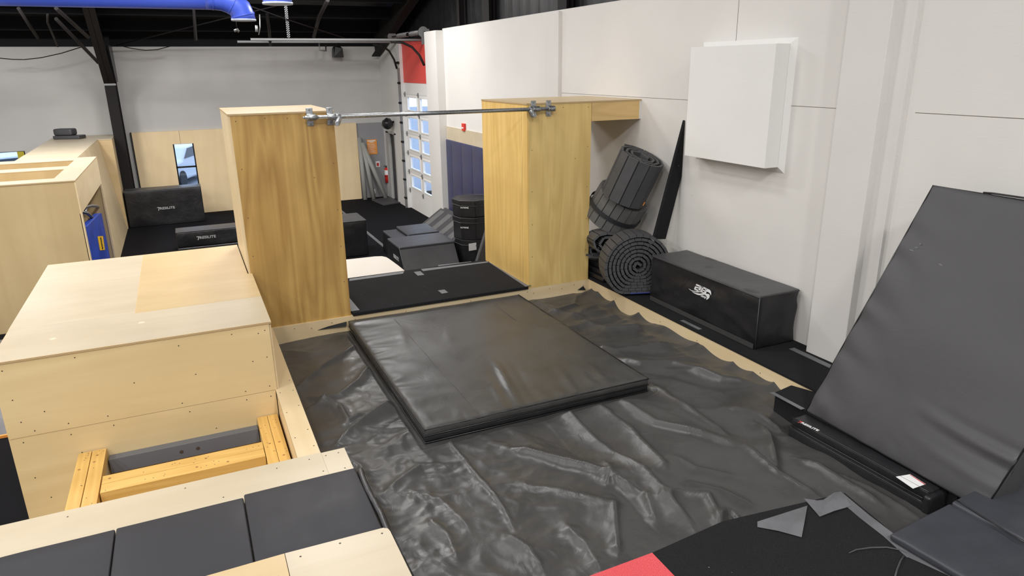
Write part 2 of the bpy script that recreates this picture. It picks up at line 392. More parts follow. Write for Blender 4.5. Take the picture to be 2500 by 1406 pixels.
# far wall
ff = lambda u, w, t: V((u, YF+t, w))
W1, W2 = (-.31, .235, -.75, .972), (-4.72, -3.87, .1, .99)
struct(B().holes(-16, 6.2, ZF, 3.60, [W1, W2], ff, .2).build('wall_far', 'wall_far', recalc=False))
struct(B().box(4.97, XW, YF-.02, YF, ZF, 1.32).build('trim_7', 'grey_wall'))
struct(B().box(-16.2, -16, -9, YF, ZF, 9).build('wall_left', 'wall2'))
struct(B().box(-16, 9, -9.2, -9, ZF, 10.5).build('wall_back', 'wall2'))
# black insulation above the right wall
ub = B(); n = 240; pts = []
for i in range(n+1):
    y = -6+(YF+6)*i/n; pts.append((6.12+.012*math.sin(i*1.9)+.02*noise.noise(V((i*.7, 0, 0))), y))
ub.add([V((x, y, z)) for x, y in pts for z in (3.5, 10)], [[2*i, 2*i+2, 2*i+3, 2*i+1] for i in range(n)], 0, True)
struct(ub.build('wall_upper', 'upper_black', recalc=False)); bpy.data.objects['wall_upper'].name = 'wall_right.002'
# roof deck rising from the far wall
RZ = lambda y: 3.72+(YF-y)*.20
rf = B(); k = 120
rf.add([V((x, YF+.3-(YF+9.5)*i/k, RZ(YF+.3-(YF+9.5)*i/k)+.5+.035*abs(math.sin(i*1.3)))) for i in range(k+1) for x in (-16.2, 9)], [[2*i, 2*i+1, 2*i+3, 2*i+2] for i in range(k)], 0, True)
struct(rf.build('ceiling', 'roof_black', recalc=False))
struct(B().box(-16, 9, YF+.02, YF+.3, 3.60, 4.6).build('wall_far_upper', 'purlin')); bpy.data.objects['wall_far_upper'].name = 'wall_far.001'
# windows
def window(name, hole, mull, y):
    x0, x1, z0, z1 = hole
    f = B(); t = .035
    f.box(x0, x0+t, y, y+.06, z0, z1); f.box(x1-t, x1, y, y+.06, z0, z1); f.box(x0, x1, y, y+.06, z1-t*.5, z1); f.box(x0, x1, y, y+.06, z0, z0+t)
    for zm in mull: f.box(x0, x1, y, y+.06, zm-.025, zm+.025)
    o = struct(f.build(name, 'frame_black'))
    B().box(x0+.02, x1-.02, y+.03, y+.036, z0+.02, z1-.01).build('pane', 'glass', o)
    return o
window('window_1', W1, [.30], YF+.06)
o = window('window_2', W2, [], YF+.06)

# garage door (door_2) with windows, header and red panel above it
dy0, dy1 = D2; XD = 5.93
gd = thing('door_2', (XD, (dy0+dy1)/2, ZF), None, None); gd['kind'] = 'structure'
ph = .53; npan = 6; ztop = ZF+.06+ph*npan
for i in range(npan):
    z0 = ZF+.0+i*.55; z1 = z0+.545
    hs = []
    if i >= 1 and i <= 5:
        for c in (0, 1):
            yc = dy0+(dy1-dy0)*(.27+.46*c); hs.append((yc-.44, yc+.44, z0+.12, z1-.09))
    pb = B().holes(dy0, dy1, z0, z1, hs, lambda u, w, t: V((XD+t, u, w)), .045)
    for h in hs:   # raised moulding round each light
        a, b_, c, d = h
        for (p, q, r_, t_) in ((a-.035, b_+.035, d, d+.035), (a-.035, b_+.035, c-.035, c), (a-.035, a, c, d), (b_, b_+.035, c, d)):
            pb.box(XD-.015, XD+.0, p, q, r_, t_)
    sec = pb.build('door_section', 'door_white', gd)
    for h in hs: B().box(XD+.02, XD+.026, h[0], h[1], h[2], h[3]).build('pane', 'glass', sec)
    for yc in (dy0+.03, (dy0+dy1)/2, dy1-.03):
        B().box(XD-.02, XD, yc-.03, yc+.03, z1-.07, z1+.06).cyl((XD-.025, yc-.05, z1), (XD-.025, yc+.05, z1), .014, 8).build('hinge', 'galv_dull', gd)
ztop = ZF+6*.55
struct(B().box(XD, XD+.1, dy0, dy1, ztop, 2.56).build('trim_8', 'door_white'))
struct(B().box(XD-.01, XD+.1, dy0, dy1, 2.56, 3.62).build('trim_9', 'redpanel'))
struct(B().box(XD-.02, XD+.1, dy0, dy1, 3.55, 3.68).build('trim_10', 'redpanel'))
# entry door
ed = thing('door_1', (XW, 21.4, ZF), None, None); ed['kind'] = 'structure'
B().box(XW-.03, XW+.03, 21.75, 22.05, ZF, 1.07).box(XW-.03, XW+.03, 20.98, 21.08, ZF, 1.07).box(XW-.03, XW+.03, 20.98, 22.05, 1.03, 1.10).build('door_frame', 'door_grey', ed)
B().box(XW+.07, XW+.11, 21.05, 21.8, ZF, 1.03).build('dark_gap_slab', 'doorway_gap_dark', ed)  # dark slab in the doorway; its colour stands for the shaded open gap
B().cyl((XW+.07, 21.15, .0), (XW+.01, 21.15, .0), .012, 8).cyl((XW+.01, 21.15, .0), (XW+.01, 21.30, .0), .010, 8).build('handle', 'galv', ed)
# outdoors seen through the panes
struct(B().box(-40, 60, YF+.5, 80, ZF-.3, ZF-.25).build('ground_outside', 'asphalt')); bpy.data.objects['ground_outside'].name = 'floor.001'
struct(B().box(6.3, 60, -10, YF+.5, ZF-.3, ZF-.25).build('floor', 'asphalt'))
def car(loc, rz, label, paintm):
    t = thing('car', loc, label, 'car'); L = V(loc)
    b = B(); prof = [(-2.1, .25), (-2.15, .7), (-1.9, .95), (-1.1, 1.02), (-.6, 1.45), (.7, 1.5), (1.5, 1.05), (2.1, .95), (2.2, .5), (2.1, .25)]
    b.quadbox([L+V((x, -.85, z)) for x, z in prof], (0, 1.7, 0)); body = b.build('body', paintm, t, bevel=.08)
    b = B(); b.quadbox([L+V((x, -.87, z)) for x, z in ((-.95, 1.05), (-.52, 1.4), (.62, 1.43), (1.2, 1.06))], (0, 1.74, 0)); b.build('side_windows', 'carglass', t)
    for x in (-1.35, 1.35):
        for y in (-.9, .7): B().cyl(L+V((x, y, .32)), L+V((x, y+.2, .32)), .32, 20).build('wheel', 'tyre', t)
    t.rotation_euler.z = rz
    return t
car((-.55, 31.0, ZF-.25), 1.2, 'silver car parked outside, seen through the tall narrow window', 'carpaint')
car((-6.0, 30.5, ZF-.25), .3, 'silver car parked outside, seen through the small window at left', 'carpaint')
tag(B().box(-4.70, -4.50, 26.0, 26.1, ZF-.25, 1.2).build('yellow_sign', 'yellow', bevel=.01), 'tall yellow sign standing outside the small left window', 'sign')
tag(B().box(9.5, 9.7, 15.0, 23.5, ZF-.25, .9).build('boundary_wall', 'plaster'), 'low grey boundary wall outside the garage door', 'wall')
tag(B().box(9.0, 9.3, 18.2, 18.6, ZF-.25, .35).build('bollard', 'red', bevel=.03), 'red post standing outside the lowest garage door window', 'bollard')
tag(B().box(9.0, 9.3, 17.0, 17.25, ZF-.25, .3).build('bollard', 'red', bevel=.03), 'second red post outside the garage door, nearer the right jamb', 'bollard')

# ================================================================== PLATFORMS
def plyslab(name, x0, x1, y0, y1, z0, z1, label, cat, mat='ply_pale', body='ply_front', th=.018, group=None):
    """a built platform: a top sheet with laminated edges over a boxed body"""
    t = thing(name, ((x0+x1)/2, (y0+y1)/2, z0), label, cat, group)
    B().box(x0, x1, y0, y1, z1-th, z1, 0, side=1).build('top_sheet', [mat, 'edge'], t)
    B().box(x0+.006, x1-.006, y0+.006, y1-.006, z0, z1-th).build('body', body, t)
    return t
# walkway along the right wall
t = thing('side_platform', (5.44, 6, ZF), 'long black carpeted ledge between the pit and the white wall', 'platform')
fb = B().box(5.05, 5.07, 2.0, 8.33, ZF, .0); screws(fb, [(5.05, y, -.09) for y in (2.6, 3.6, 4.9, 5.9, 6.6, 7.6)], (-1, 0, 0), .006)
fb.build('face_board', ['ply_y', 'screw'], t)
B().box(5.07, XW-.01, 2.0, 10.0, ZF, -.01).build('body', 'ply_front', t)
B().box(5.045, XW-.005, 2.0, 9.9, .0, .022).build('carpet_top', 'carpet', t)
def strip(pts, w, z, name, label, cat='tape', group=None, mat='tape', th=.0025):
    b = B(); pts = [V((p[0], p[1], 0)) for p in pts]
    L, R_ = [], []
    for i, p in enumerate(pts):
        d = (pts[min(i+1, len(pts)-1)]-pts[max(i-1, 0)]).normalized(); n_ = V((-d.y, d.x, 0))*w/2
        L.append(p+n_); R_.append(p-n_)
    for i in range(len(pts)-1):
        q = [L[i], L[i+1], R_[i+1], R_[i]]; b.quadbox([V((c.x, c.y, z)) for c in q], (0, 0, th))
    return tag(b.build(name, mat), label, cat, group)
a = oz(1915, 868, .022); b_ = oz(2018, 912, .022)
strip([(5.62, 5.05), (5.60, 4.35)], .075, .0225, 'tape_strip', 'grey tape strip on the side ledge at the foot of the white column', group=None)
strip([(5.12, 6.28), (5.12, 5.94)], .05, .0225, 'tape_strip', 'short grey tape piece on the ledge edge in front of the logo box')
# rear platform with its black mat between the towers
t = thing('rear_platform', (2.8, 9.1, ZF), 'plywood platform edge closing the far side of the pit under both towers', 'platform')
fb = B().box(.65, 5.05, 8.31, 8.33, ZF, .0)
screws(fb, [(x, 8.31, -.05-.03*(i % 2)) for i, x in enumerate((.9, 1.1, 1.35, 1.58, 1.64, 1.9, 2.3, 2.7, 3.2, 3.7, 4.05, 4.15, 4.4, 4.6, 4.8, 4.95))], (0, -1, 0), .006)
fb.build('face_board', ['ply_x', 'screw'], t)
B().box(.5, 5.05, 8.33, 9.9, ZF, -.0).build('body', 'ply_front', t)
km = thing('floor_mat', (2.8, 9.0, 0), 'thick black carpet mat lying between the two plywood towers', 'mat')
B().rbox((2.44, 1.56, .045), frameM((1.615, 8.28, .001), (1, 0, 0), (0, 1, 0), (0, 0, 1)), .008, .4).build('carpet_pad', 'carpet', km)
def quad_tape(name, pts, z, label, cat='tape', mat='tape', th=.002, group=None):
    b = B(); b.quadbox([V((p[0], p[1], z)) for p in pts], (0, 0, th)); return tag(b.build(name, mat), label, cat, group)
zt = .047
Q = lambda z, *ps: [oz(px, py, z) for px, py in ps]
quad_tape('tape_strip', Q(zt, (1203, 638), (1190, 638), (1283, 700), (1297, 697)), zt, 'grey tape along the right tower edge of the black floor mat')
quad_tape('tape_strip', Q(zt, (853, 681), (987, 662), (984, 668), (853, 686)), zt, 'grey tape on the rear edge of the floor mat beside the cream panel')
quad_tape('tape_strip', Q(zt, (1028, 657), (1200, 637), (1190, 641), (1033, 662)), zt, 'grey tape on the rear edge of the floor mat by the dark blocks')
quad_tape('tape_strip', Q(zt, (853, 727), (878, 757), (857, 760), (854, 750)), zt, 'grey tape corner piece beside the left tower base')
quad_tape('tape_patch', Q(zt, (1010, 664), (1026, 662), (1036, 671), (1020, 673)), zt, 'small square of grey tape near the rear edge of the floor mat')
quad_tape('tape_patch', Q(zt, (1069, 709), (1085, 707), (1094, 714), (1079, 717)), zt, 'small square of grey tape near the front edge of the floor mat')
fq = Q(-.03, (1069, 647), (1074, 655), (1158, 645), (1150, 638))
tag(B().quadbox([V((p.x, p.y, -.05)) for p in fq], (0, 0, .02)).build('floor_mat', 'tape'), 'grey mat flap showing behind the rear edge tape of the floor mat', 'mat')
# pit rim on the left, near strip and its extension
rim = thing('side_ledge', (.56, 6.7, ZF), 'narrow plywood ledge running along the left side of the pit', 'platform')
rb = B().box(.47, .65, 5.17, 8.33, -.02, .0, 0, side=1); screws(rb, [(.62, y, 0) for y in (5.3, 5.6, 6.1, 6.45, 6.7)] + [(.50, y, 0) for y in (5.5, 6.0, 6.45)], (0, 0, 1), .006, 2)
rb.build('top_sheet', ['ply_y', 'edge', 'screw'], rim)
B().box(.475, .49, 5.2, 6.54, ZF, -.02).box(.50, .51, 5.2, 6.54, ZF, -.02).box(.53, .645, 5.2, 8.33, ZF, -.02).build('side_board', 'ply_y', rim)
ns = thing('near_platform', (-.8, 4.9, ZF), 'plywood platform edge in front of the framed trough at lower left', 'platform')
nb = B().box(-3.6, .652, 3.0, 5.17, -.02, 0, 0, side=1)
screws(nb, [(x, y, 0) for x, y in ((-1.9, 5.05), (-1.1, 5.08), (-.35, 5.1), (-.1, 4.85), (.3, 5.08), (.55, 5.1), (.62, 4.88))], (0, 0, 1), .006, 2)
nb.build('top_sheet', ['ply_pale', 'edge', 'screw'], ns)
nb = B().box(.653, .84, 4.0, 5.16, -.02, 0.0, 0, side=1); screws(nb, [(.78, 5.1, 0), (.78, 4.85, 0), (.68, 5.1, 0)], (0, 0, 1), .006, 2)
nb.build('end_sheet', ['ply_pale', 'edge', 'screw'], ns)
B().box(-3.6, .64, 3.0, 5.15, ZF, -.02).box(.64, .83, 2.0, 5.14, ZF, -.02).build('body', 'ply_front', ns)
# folding panel mat on it
fm = thing('folding_mat', (-.3, 4.34, 0), 'charcoal folding panel mat lying across the near plywood platform', 'mat')
def panel(x0, x1, y0, y1, z, h, name, par, mat, T=None, amp=.0015):
    b = B(); b.rbox((x1-x0, y1-y0, h), frameM((x0, y0, z), (1, 0, 0), (0, 1, 0), (0, 0, 1)), .012, .10,
                    lambda p, o: V((0, 0, amp*noise.noise(V((p.x*3, p.y*3, x0))))) if p.z > h*.5 else V((0, 0, 0)))
    return b.build(name, mat, par)
panel(-2.6, -.778, 3.92, 4.715, .001, .042, 'panel', fm, 'vinyl_floor', amp=.006)
panel(-.772, .030, 3.92, 4.72, .001, .042, 'panel', fm, 'vinyl_floor')
panel(.036, .838, 3.92, 4.755, .001, .042, 'panel', fm, 'vinyl_floor')
B().rbox((.05, 1.5, .16), frameM((.842, 3.25, -.12), (1, 0, 0), (0, 1, 0), (0, 0, 1)), .02, .1, lambda p, o: V((.006*math.sin(p.y*9), 0, 0))).build('edge_flap', 'vinyl', fm)
B().tube([V((.890, 3.25+.1*i, .022+.002*math.sin(i))) for i in range(16)], .005).build('piping', 'piping', fm)
pb = thing('plywood_sheet', (.5, 3.5, 0), 'plywood sheet at the bottom edge, in front of the folding mat', 'plywood')
b = B(); pr_ = [(.216, 3.2), (.216, 3.955), (.84, 3.935), (.868, 3.915), (.875, 3.88), (.88, 3.2)]
b.quadbox([V((x, y, .028)) for x, y in pr_], (0, 0, .018)); screws(b, [(.30, 3.88, .046), (.55, 3.90, .046), (.82, 3.88, .046), (.24, 3.6, .046)], (0, 0, 1), .007, 1)
b.build('sheet', ['ply_pale', 'screw'], pb)
pb = thing('plywood_sheet', (-.4, 3.5, 0), 'golden plywood sheet at the bottom edge, left of the pale sheet', 'plywood')
b = B(); b.quadbox([V((x, y, .028)) for x, y in ((-1.2, 3.2), (-1.2, 3.94), (.212, 3.955), (.212, 3.2))], (0, 0, .018)); screws(b, [(.15, 3.75, .046), (.16, 3.5, .046)], (0, 0, 1), .007, 1)
b.build('sheet', ['ply_golden', 'screw'], pb)
# near right platform: carpet, red carpet, tape, vinyl mats
np_ = thing('front_platform', (3.6, 1.5, ZF), 'black carpeted platform corner at the lower right', 'platform')
c1 = [oz(1590, 1350, 0), oz(1765, 1272, 0), oz(2062, 1203, 0), oz(2150, 1275, 0), oz(2236, 1352, 0), oz(2375, 1412, 0), V((4.1, .9, 0)), V((2.25, .9, 0))]
B().quadbox([V((p.x, p.y, -.03)) for p in c1], (0, 0, .03)).build('carpet_top', 'carpet', np_)
B().box(1.75, 3.76, .9, 2.88, ZF, -.03).build('body', 'carpet', np_)
c2 = [oz(1440, 1406, .001), oz(1590, 1350, .001), V((2.25, .9, 0)), V((1.7, .9, 0)), V((1.7, 2.96, 0))]
tag(B().quadbox([V((p.x, p.y, -.028)) for p in (oz(1430, 1410, 0), oz(1592, 1350, 0), oz(1648, 1408, 0), V((2.25, .9, 0)), V((1.7, .9, 0)))], (0, 0, .031)).build('red_carpet', 'carpet_red'), 'red carpet piece at the bottom edge beside the black carpet', 'carpet')
strip([oz(2046, 1208, 0)[:2], oz(2110, 1262, 0)[:2], oz(2170, 1308, 0)[:2], oz(2228, 1360, 0)[:2]], .082, .0035, 'tape_strip', 'long grey tape strip down the right edge of the near black carpet')
strip([oz(2212, 1350, 0)[:2], oz(2262, 1372, 0)[:2], oz(2350, 1412, 0)[:2]], .082, .0045, 'tape_strip', 'lower grey tape strip continuing beside the dark vinyl mat')
def flaptape(name, px, label, lift):
    b = B(); P_ = [oz(x, y, .004) for x, y in px]; c = sum(P_, V())/len(P_); top = []
    n_ = len(P_); vs = [c+V((0, 0, .004+lift*.3))] + [p+V((0, 0, lift*(.2+.8*(i % 2)))) for i, p in enumerate(P_)]
    b.add(vs, [[0, 1+i, 1+(i+1) % n_] for i in range(n_)]); o = b.build(name, 'tape', recalc=False)
    md = o.modifiers.new('thick', 'SOLIDIFY'); md.thickness = .002; md.offset = -1
    return tag(o, label, 'tape')
flaptape('tape_patch', [(1849, 1274), (1910, 1256), (1971, 1235), (1964, 1275), (1957, 1312), (1900, 1298), (1849, 1287)], 'grey tape triangle hanging over the carpet edge at the pit', .006)
flaptape('tape_patch', [(1963, 1218), (1990, 1224), (2010, 1221), (2036, 1205), (2053, 1201), (2066, 1218), (2078, 1236), (2036, 1250), (2001, 1262), (1980, 1240)], 'torn grey tape patch on the corner of the near black carpet', .008)
b = B(); b.tube([oz(x, y, .006) for x, y in ((2072, 1350), (2090, 1342), (2125, 1337), (2165, 1336), (2195, 1342), (2214, 1350))], [.002, .005, .006, .006, .005, .002], 6)
b.tube([oz(x, y, .006) for x, y in ((2207, 1356), (2198, 1370), (2190, 1390), (2184, 1412))], .006, 6); b.build('carpet_slit', 'seam', np_)
# corner patch where the crash mat stands
cp = thing('corner_platform', (4.86, 3.6, ZF), 'black carpeted corner ledge under the foot of the leaning crash mat', 'platform')
cpp = [(4.69, 4.0), (4.69, 4.36), (4.96, 4.41), (5.05, 4.2), (5.05, 2.6), (4.69, 2.6)]
B().quadbox([V((x, y, -.02)) for x, y in cpp], (0, 0, .022)).build('carpet_top', 'carpet', cp)
B().quadbox([V((x-.0 if x > 5 else x+.01, y-.01, ZF)) for x, y in cpp], (0, 0, -ZF-.02)).build('body', 'carpet', cp)
B().quadbox([V((x, y, .003)) for x, y in ((4.655, 4.38), (4.70, 4.37), (4.70, 4.0), (4.655, 4.0))], (0, 0, .003)).build('edge_tape', 'tape', cp)

# ================================================================== PIT TARP
ridges = []
def R_(pts, amp, w, asym=0.):
    q = [oz(x, y, -.17) for x, y in pts]; ridges.append(([(p.x, p.y) for p in q], amp, w, asym))
R_([(1340, 985), (1377, 1004), (1462, 1081), (1573, 1162), (1640, 1240), (1700, 1300)], .055, .05, .7)
R_([(1449, 987), (1539, 1047), (1600, 1120), (1633, 1162)], .045, .06, .5)
R_([(1500, 974), (1599, 1034), (1720, 1070), (1808, 1098)], .04, .045, -.5)
R_([(1590, 935), (1640, 975), (1718, 1025), (1778, 1068)], .035, .035, .4)
R_([(1820, 1094), (1889, 1149), (2004, 1217)], .03, .035, .3)
R_([(1240, 1095), (1320, 1115), (1428, 1145), (1500, 1175), (1570, 1215)], .05, .06, -.6)
R_([(1250, 1180), (1330, 1190), (1420, 1210), (1500, 1240)], .025, .06)
R_([(1500, 885), (1565, 898), (1641, 891), (1761, 932), (1889, 949)], .05, .07, -.4)
R_([(1455, 850), (1500, 860), (1560, 850), (1640, 840)], .04, .06, .3)
R_([(1400, 780), (1480, 800), (1560, 800), (1620, 790)], .03, .07)
R_([(1850, 1034), (1880, 1070), (1885, 1098), (1897, 1145)], .045, .035, .5)
R_([(1770, 1000), (1860, 1015), (1910, 1050)], .035, .05)
R_([(1940, 1124), (2000, 1150), (2047, 1179), (2098, 1205), (2160, 1240)], .035, .045)
R_([(1600, 1235), (1660, 1215), (1727, 1216), (1745, 1250), (1755, 1294)], .05, .045)
R_([(1758, 1290), (1764, 1262), (1778, 1248), (1795, 1260), (1810, 1285)], .04, .022)
R_([(1500, 1220), (1505, 1290), (1511, 1368)], .035, .04, .5)
R_([(1575, 1215), (1585, 1240), (1600, 1275)], .03, .035)
R_([(1380, 1280), (1430, 1330), (1470, 1400)], .03, .06)
R_([(1230, 1300), (1290, 1340), (1330, 1400)], .03, .05)
R_([(724, 944), (792, 889), (873, 842), (900, 830)], .03, .05)
R_([(760, 985), (830, 960), (875, 930), (905, 890)], .035, .04, .4)
R_([(822, 1081), (870, 1045), (916, 1013), (975, 974), (1000, 985)], .06, .045, .5)
R_([(755, 960), (830, 990), (850, 1030), (890, 1010)], .04, .03)
R_([(933, 1209), (980, 1170), (1027, 1141), (1112, 1132)], .03, .05)
R_([(1082, 1060), (1120, 1105), (1155, 1149), (1200, 1200), (1232, 1243), (1260, 1300)], .018, .014)
R_([(830, 1110), (880, 1140), (900, 1200), (950, 1300)], .03, .05)
R_([(1000, 1200), (1080, 1220), (1150, 1290)], .02, .05)
R_([(1040, 1260), (1090, 1300), (1120, 1370)], .02, .04)
R_([(1300, 730), (1350, 760), (1420, 770)], .025, .05)
R_([(1410, 720), (1400, 745), (1340, 765)], .03, .06)
R_([(1640, 1120), (1700, 1150), (1800, 1170)], .02, .05)
R_([(1660, 1180), (1760, 1200), (1850, 1240)], .02, .05)
R_([(1470, 1130), (1490, 1160), (1480, 1190)], .03, .04)
R_([(690, 850), (760, 860), (840, 850)], .012, .05)
R_([(2040, 1160), (2120, 1195), (2250, 1270)], .02, .03)
def tarp_h(x, y):
    h = 0.
    for pts, amp, w, asym in ridges:
        best = 9; sg = 0; tt = 0
        for i in range(len(pts)-1):
            ax, ay = pts[i]; bx, by = pts[i+1]; dx, dy = bx-ax, by-ay; L2 = dx*dx+dy*dy
            t = max(0, min(1, ((x-ax)*dx+(y-ay)*dy)/L2)); ex, ey = x-ax-t*dx, y-ay-t*dy; d = ex*ex+ey*ey
            if d < best: best = d; sg = 1 if ex*dy-ey*dx > 0 else -1; tt = (i+t)/(len(pts)-1)
        d = math.sqrt(best)
        if d > w*5: continue
        ww = w*((1+1.1*abs(asym)) if sg*asym > 0 else (1-.55*abs(asym)))
        if abs(asym) > 0: ww *= 1.15
        fall = math.exp(-(d/ww)**1.1)
        h += 1.45*amp*fall*min(1, .25+1.8*math.sin(math.pi*min(max(tt, .02), .98)))
    q = V((x, y, 0))
    wq = q*1.0+V((noise.noise(q*1.3), noise.noise(q*1.3+V((7, 3, 1))), 0))*.35
    h += .014*(1-abs(noise.noise(wq))*2.4)
    # long folds drawn towards the near right corner
    cx, cy = 1.6, 7.2
    an = math.atan2(y-cy, x-cx); rr = math.hypot(x-cx, y-cy)
    fan = V((an*5.2+.25*noise.noise(q*1.1), rr*.55, 3.))
    kr = max(0, min(1, (x-1.9)*.9))
    h += kr*.028*(1-abs(noise.noise(fan))*3.0)+kr*.010*(1-abs(noise.noise(fan*2.3+V((4, 1, 0))))*2.6)
    crump = max(0, min(1, (2.9-x)*.9)) if y < 5.7 else .30
    a1 = q*3.2+V((noise.noise(q*2.), noise.noise(q*2.+V((3, 3, 3))), 0))*.22
    h += .011*(1-abs(noise.noise(a1))*2.6)*(.2+.8*crump)
    a2_ = V((q.x*6.5+q.y*2.5, q.y*6.5-q.x*2.5, 5))
    h += .0060*(1-abs(noise.noise(a2_))*2.5)*(.15+.85*crump)
    h += .0013*(1-abs(noise.noise(a2_*2.1))*2.5)*(.15+.85*crump)
    return h
tb = B(); x0, x1, y0, y1 = .652, 5.049, 2.2, 8.309; NX, NY = 290, 400
vs = []
for j in range(NY+1):
    for i in range(NX+1):
        x = x0+(x1-x0)*i/NX; y = y0+(y1-y0)*j/NY
        h = tarp_h(x, y)
        er = max(0, 1-(x1-x)/.25); rise = (.0+.11*max(0, 1-2.2*abs(noise.noise(V((0, y*1.7, 4.)))))**1.5)*er*er
        er2 = max(0, 1-(y1-y)/.2); h *= (1-.6*er2); h *= (1-.75*er)
        base = -.195 - .035*er - .03*max(0, 1-(x-x0)/.5)
        inside = (1.5 < x < 3.95 and 5.15 < y < 8.3)
        z = base+h*(.15 if inside else 1)+rise
        if inside: z = min(z, -.185)
        else:
            dx = max(1.5-x, x-3.95, 0); dy = max(5.15-y, 0); dd = math.hypot(dx, dy)
            if dd < .12: z = min(z, -.165+.8*dd)
        z = min(z, -.055)
        vs.append(V((x, y, z)))
fs = [[j*(NX+1)+i, j*(NX+1)+i+1, (j+1)*(NX+1)+i+1, (j+1)*(NX+1)+i] for j in range(NY) for i in range(NX)]
tb.add(vs, fs, 0, True); tp = tb.build('pit_tarp', 'tarp', recalc=False)
tag(tp, 'wrinkled black vinyl sheet covering the whole foam pit', 'tarp')
for q in ([oy(775, 806, 8.30), oy(800, 797, 8.30), oy(846, 785, 8.30), oy(846, 796, 8.27)], [oy(1410, 708, 8.29), oy(1424, 698, 8.29), oy(1430, 708, 8.29)]):
    B().quadbox(q, (0, -.004, 0)).build('sheet_edge', 'foam_in', tp)

# landing mat in the pit
lm = thing('landing_mat', (2.72, 6.74, -.18), 'large flat black landing mat lying on the pit tarp below the bar', 'mat')
def lmd(p, o):
    z = 0.
    if p.z > .05:
        e = min(p.x, 2.35-p.x, p.y, 3.06-p.y)
        z = -.006*math.exp(-e/.03)
        for (cx, cy, w, L, a) in ((1.05, .62, .035, .42, .022), (1.22, .6, .03, .5, -.008), (1.60, .33, .04, .30, .012), (1.95, .25, .04, .22, .010), (.85, .35, .03, .3, .008), (1.78, .2, .03, .2, .008), (.45, 2.2, .05, .3, .006), (.95, 2.0, .06, .18, .008)):
            d = (p.x-cx-.10*math.sin((p.y-cy)*2))/w; z += a*math.exp(-d*d)*math.exp(-((p.y-cy)/L)**2)
        z += .003*noise.noise(V((p.x*2.5, p.y*2.5, 0)))+.004*(1-abs(noise.noise(V((p.x*1.3, p.y*5, 3))))*2)*max(0, 1-e/.35)
        z += .012*max(0, noise.noise(V((p.x*.9, p.y*.9, 1.))))
        z += .012*(1-2*abs(noise.noise(V((p.x*1.6, p.y*5.5, 8)))))*max(0, 1-p.x/.6)
        z += .010*(1-2*abs(noise.noise(V((p.x*6.5, p.y*1.6, 2)))))*max(0, 1-p.y/.4)
    return V((0, 0, z))
T1 = frameM((1.545, 5.225, -.115), (1, 0, 0), (0, 1, 0), (0, 0, 1))
B().rbox((2.35, 3.06, .068), T1, .022, .03, lmd).build('upper_layer', 'pitmat', lm)
B().rbox((2.35, 3.06, .066), frameM((1.55, 5.235, -.183), (1, 0, 0), (0, 1, 0), (0, 0, 1)), .022, .1, lambda p, o: V((.008*noise.noise(V((p.y*6, 0, 3))), .008*noise.noise(V((p.x*6, 0, 0))), 0))).build('lower_layer', 'vinyl', lm)
sb = B()
for xx in (2.08, 3.42): sb.tube([V((xx+.012*noise.noise(V((i*.3, xx, 0))), 5.3+.1*i, -.0455+.001*math.sin(i))) for i in range(29)], .003, 5)
sb.build('seam', 'seam', lm)
sb = B()
for zz in (-.115, -.052, -.180): sb.tube([(1.548, 8.27, zz), (1.548, 5.23, zz), (3.893, 5.23, zz), (3.893, 8.27, zz)], .008, 6)
sb.build('piping', 'piping', lm)

# ================================================================== NEAR LEFT BOX
nbx = thing('plywood_box', (-.6, 8.2, ZF), 'big plywood box with a pale split top at the left of the pit', 'box')
ZT = .70
b = B().quadbox([V((x, y, ZT-.018)) for x, y in ((-1.70, 6.53), (.505, 6.53), (.505, 8.34), (.455, 8.34), (.455, 9.9), (-1.73, 9.9))], (0, 0, .018))
b.build('underlayer', 'edge', nbx)
B().box(-1.70, .503, 6.535, 7.38, ZT, ZT+.001).build('top_sheet', 'ply_pale', nbx)
B().quadbox([V((x, y, ZT)) for x, y in ((-1.71, 7.382), (-.672, 7.382), (-.685, 9.89), (-1.73, 9.89))], (0, 0, .001)).build('top_sheet', 'ply_pale', nbx)
B().quadbox([V((x, y, ZT)) for x, y in ((-.668, 7.382), (.503, 7.382), (.503, 8.33), (.455, 8.33), (.455, 9.89), (-.681, 9.89))], (0, 0, .001)).build('top_sheet', 'ply_golden', nbx)
fb = B().box(-1.695, .482, 6.54, 6.558, -.0, ZT-.018)
random.seed(3)
screws(fb, [(x, 6.54, z) for x, z in ((-1.62, .62), (-1.1, .64), (-.3, .60), (.15, .63), (.38, .60), (.44, .62), (-1.6, .35), (-1.4, .2), (-.7, .32), (-.2, .3), (.3, .33), (-1.5, .04), (-1.25, .05), (-.95, .05), (-.35, .04), (.2, .04), (.42, .05), (.43, .35), (-1.58, .14))], (0, -1, 0), .006)
fb.build('front_panel', ['ply_front', 'screw'], nbx)
fb = B().box(-1.695, .468, 6.543, 6.561, ZF, -.004)
screws(fb, [(x, 6.543, z) for x, z in ((-1.6, -.05), (-1.25, -.06), (-.92, -.05), (-.3, -.06), (.2, -.05), (.42, -.06), (-1.58, -.4), (-1.5, -.62), (-1.2, -.25), (-.1, -.28))], (0, -1, 0), .006)
fb.build('lower_panel', ['ply_front', 'screw'], nbx)
B().box(.484, .502, 6.56, 8.33, 0.0, ZT-.018).build('side_panel', 'ply_y', nbx)
B().box(-1.70, -1.68, 6.56, 9.88, ZF, ZT-.018).build('side_panel', 'ply_y', nbx)
B().box(-1.68, .45, 9.86, 9.88, ZF, ZT-.018).build('back_panel', 'ply_x', nbx)
scm = plain('scuff', (.70, .56, .42), .6)
for (x, y) in ((-.60, 7.06), (-1.30, 6.95)): B().cyl((x, y, ZT+.0008), (x+.0, y, ZT+.0016), .028, 12).build('scuff_mark', scm, nbx)
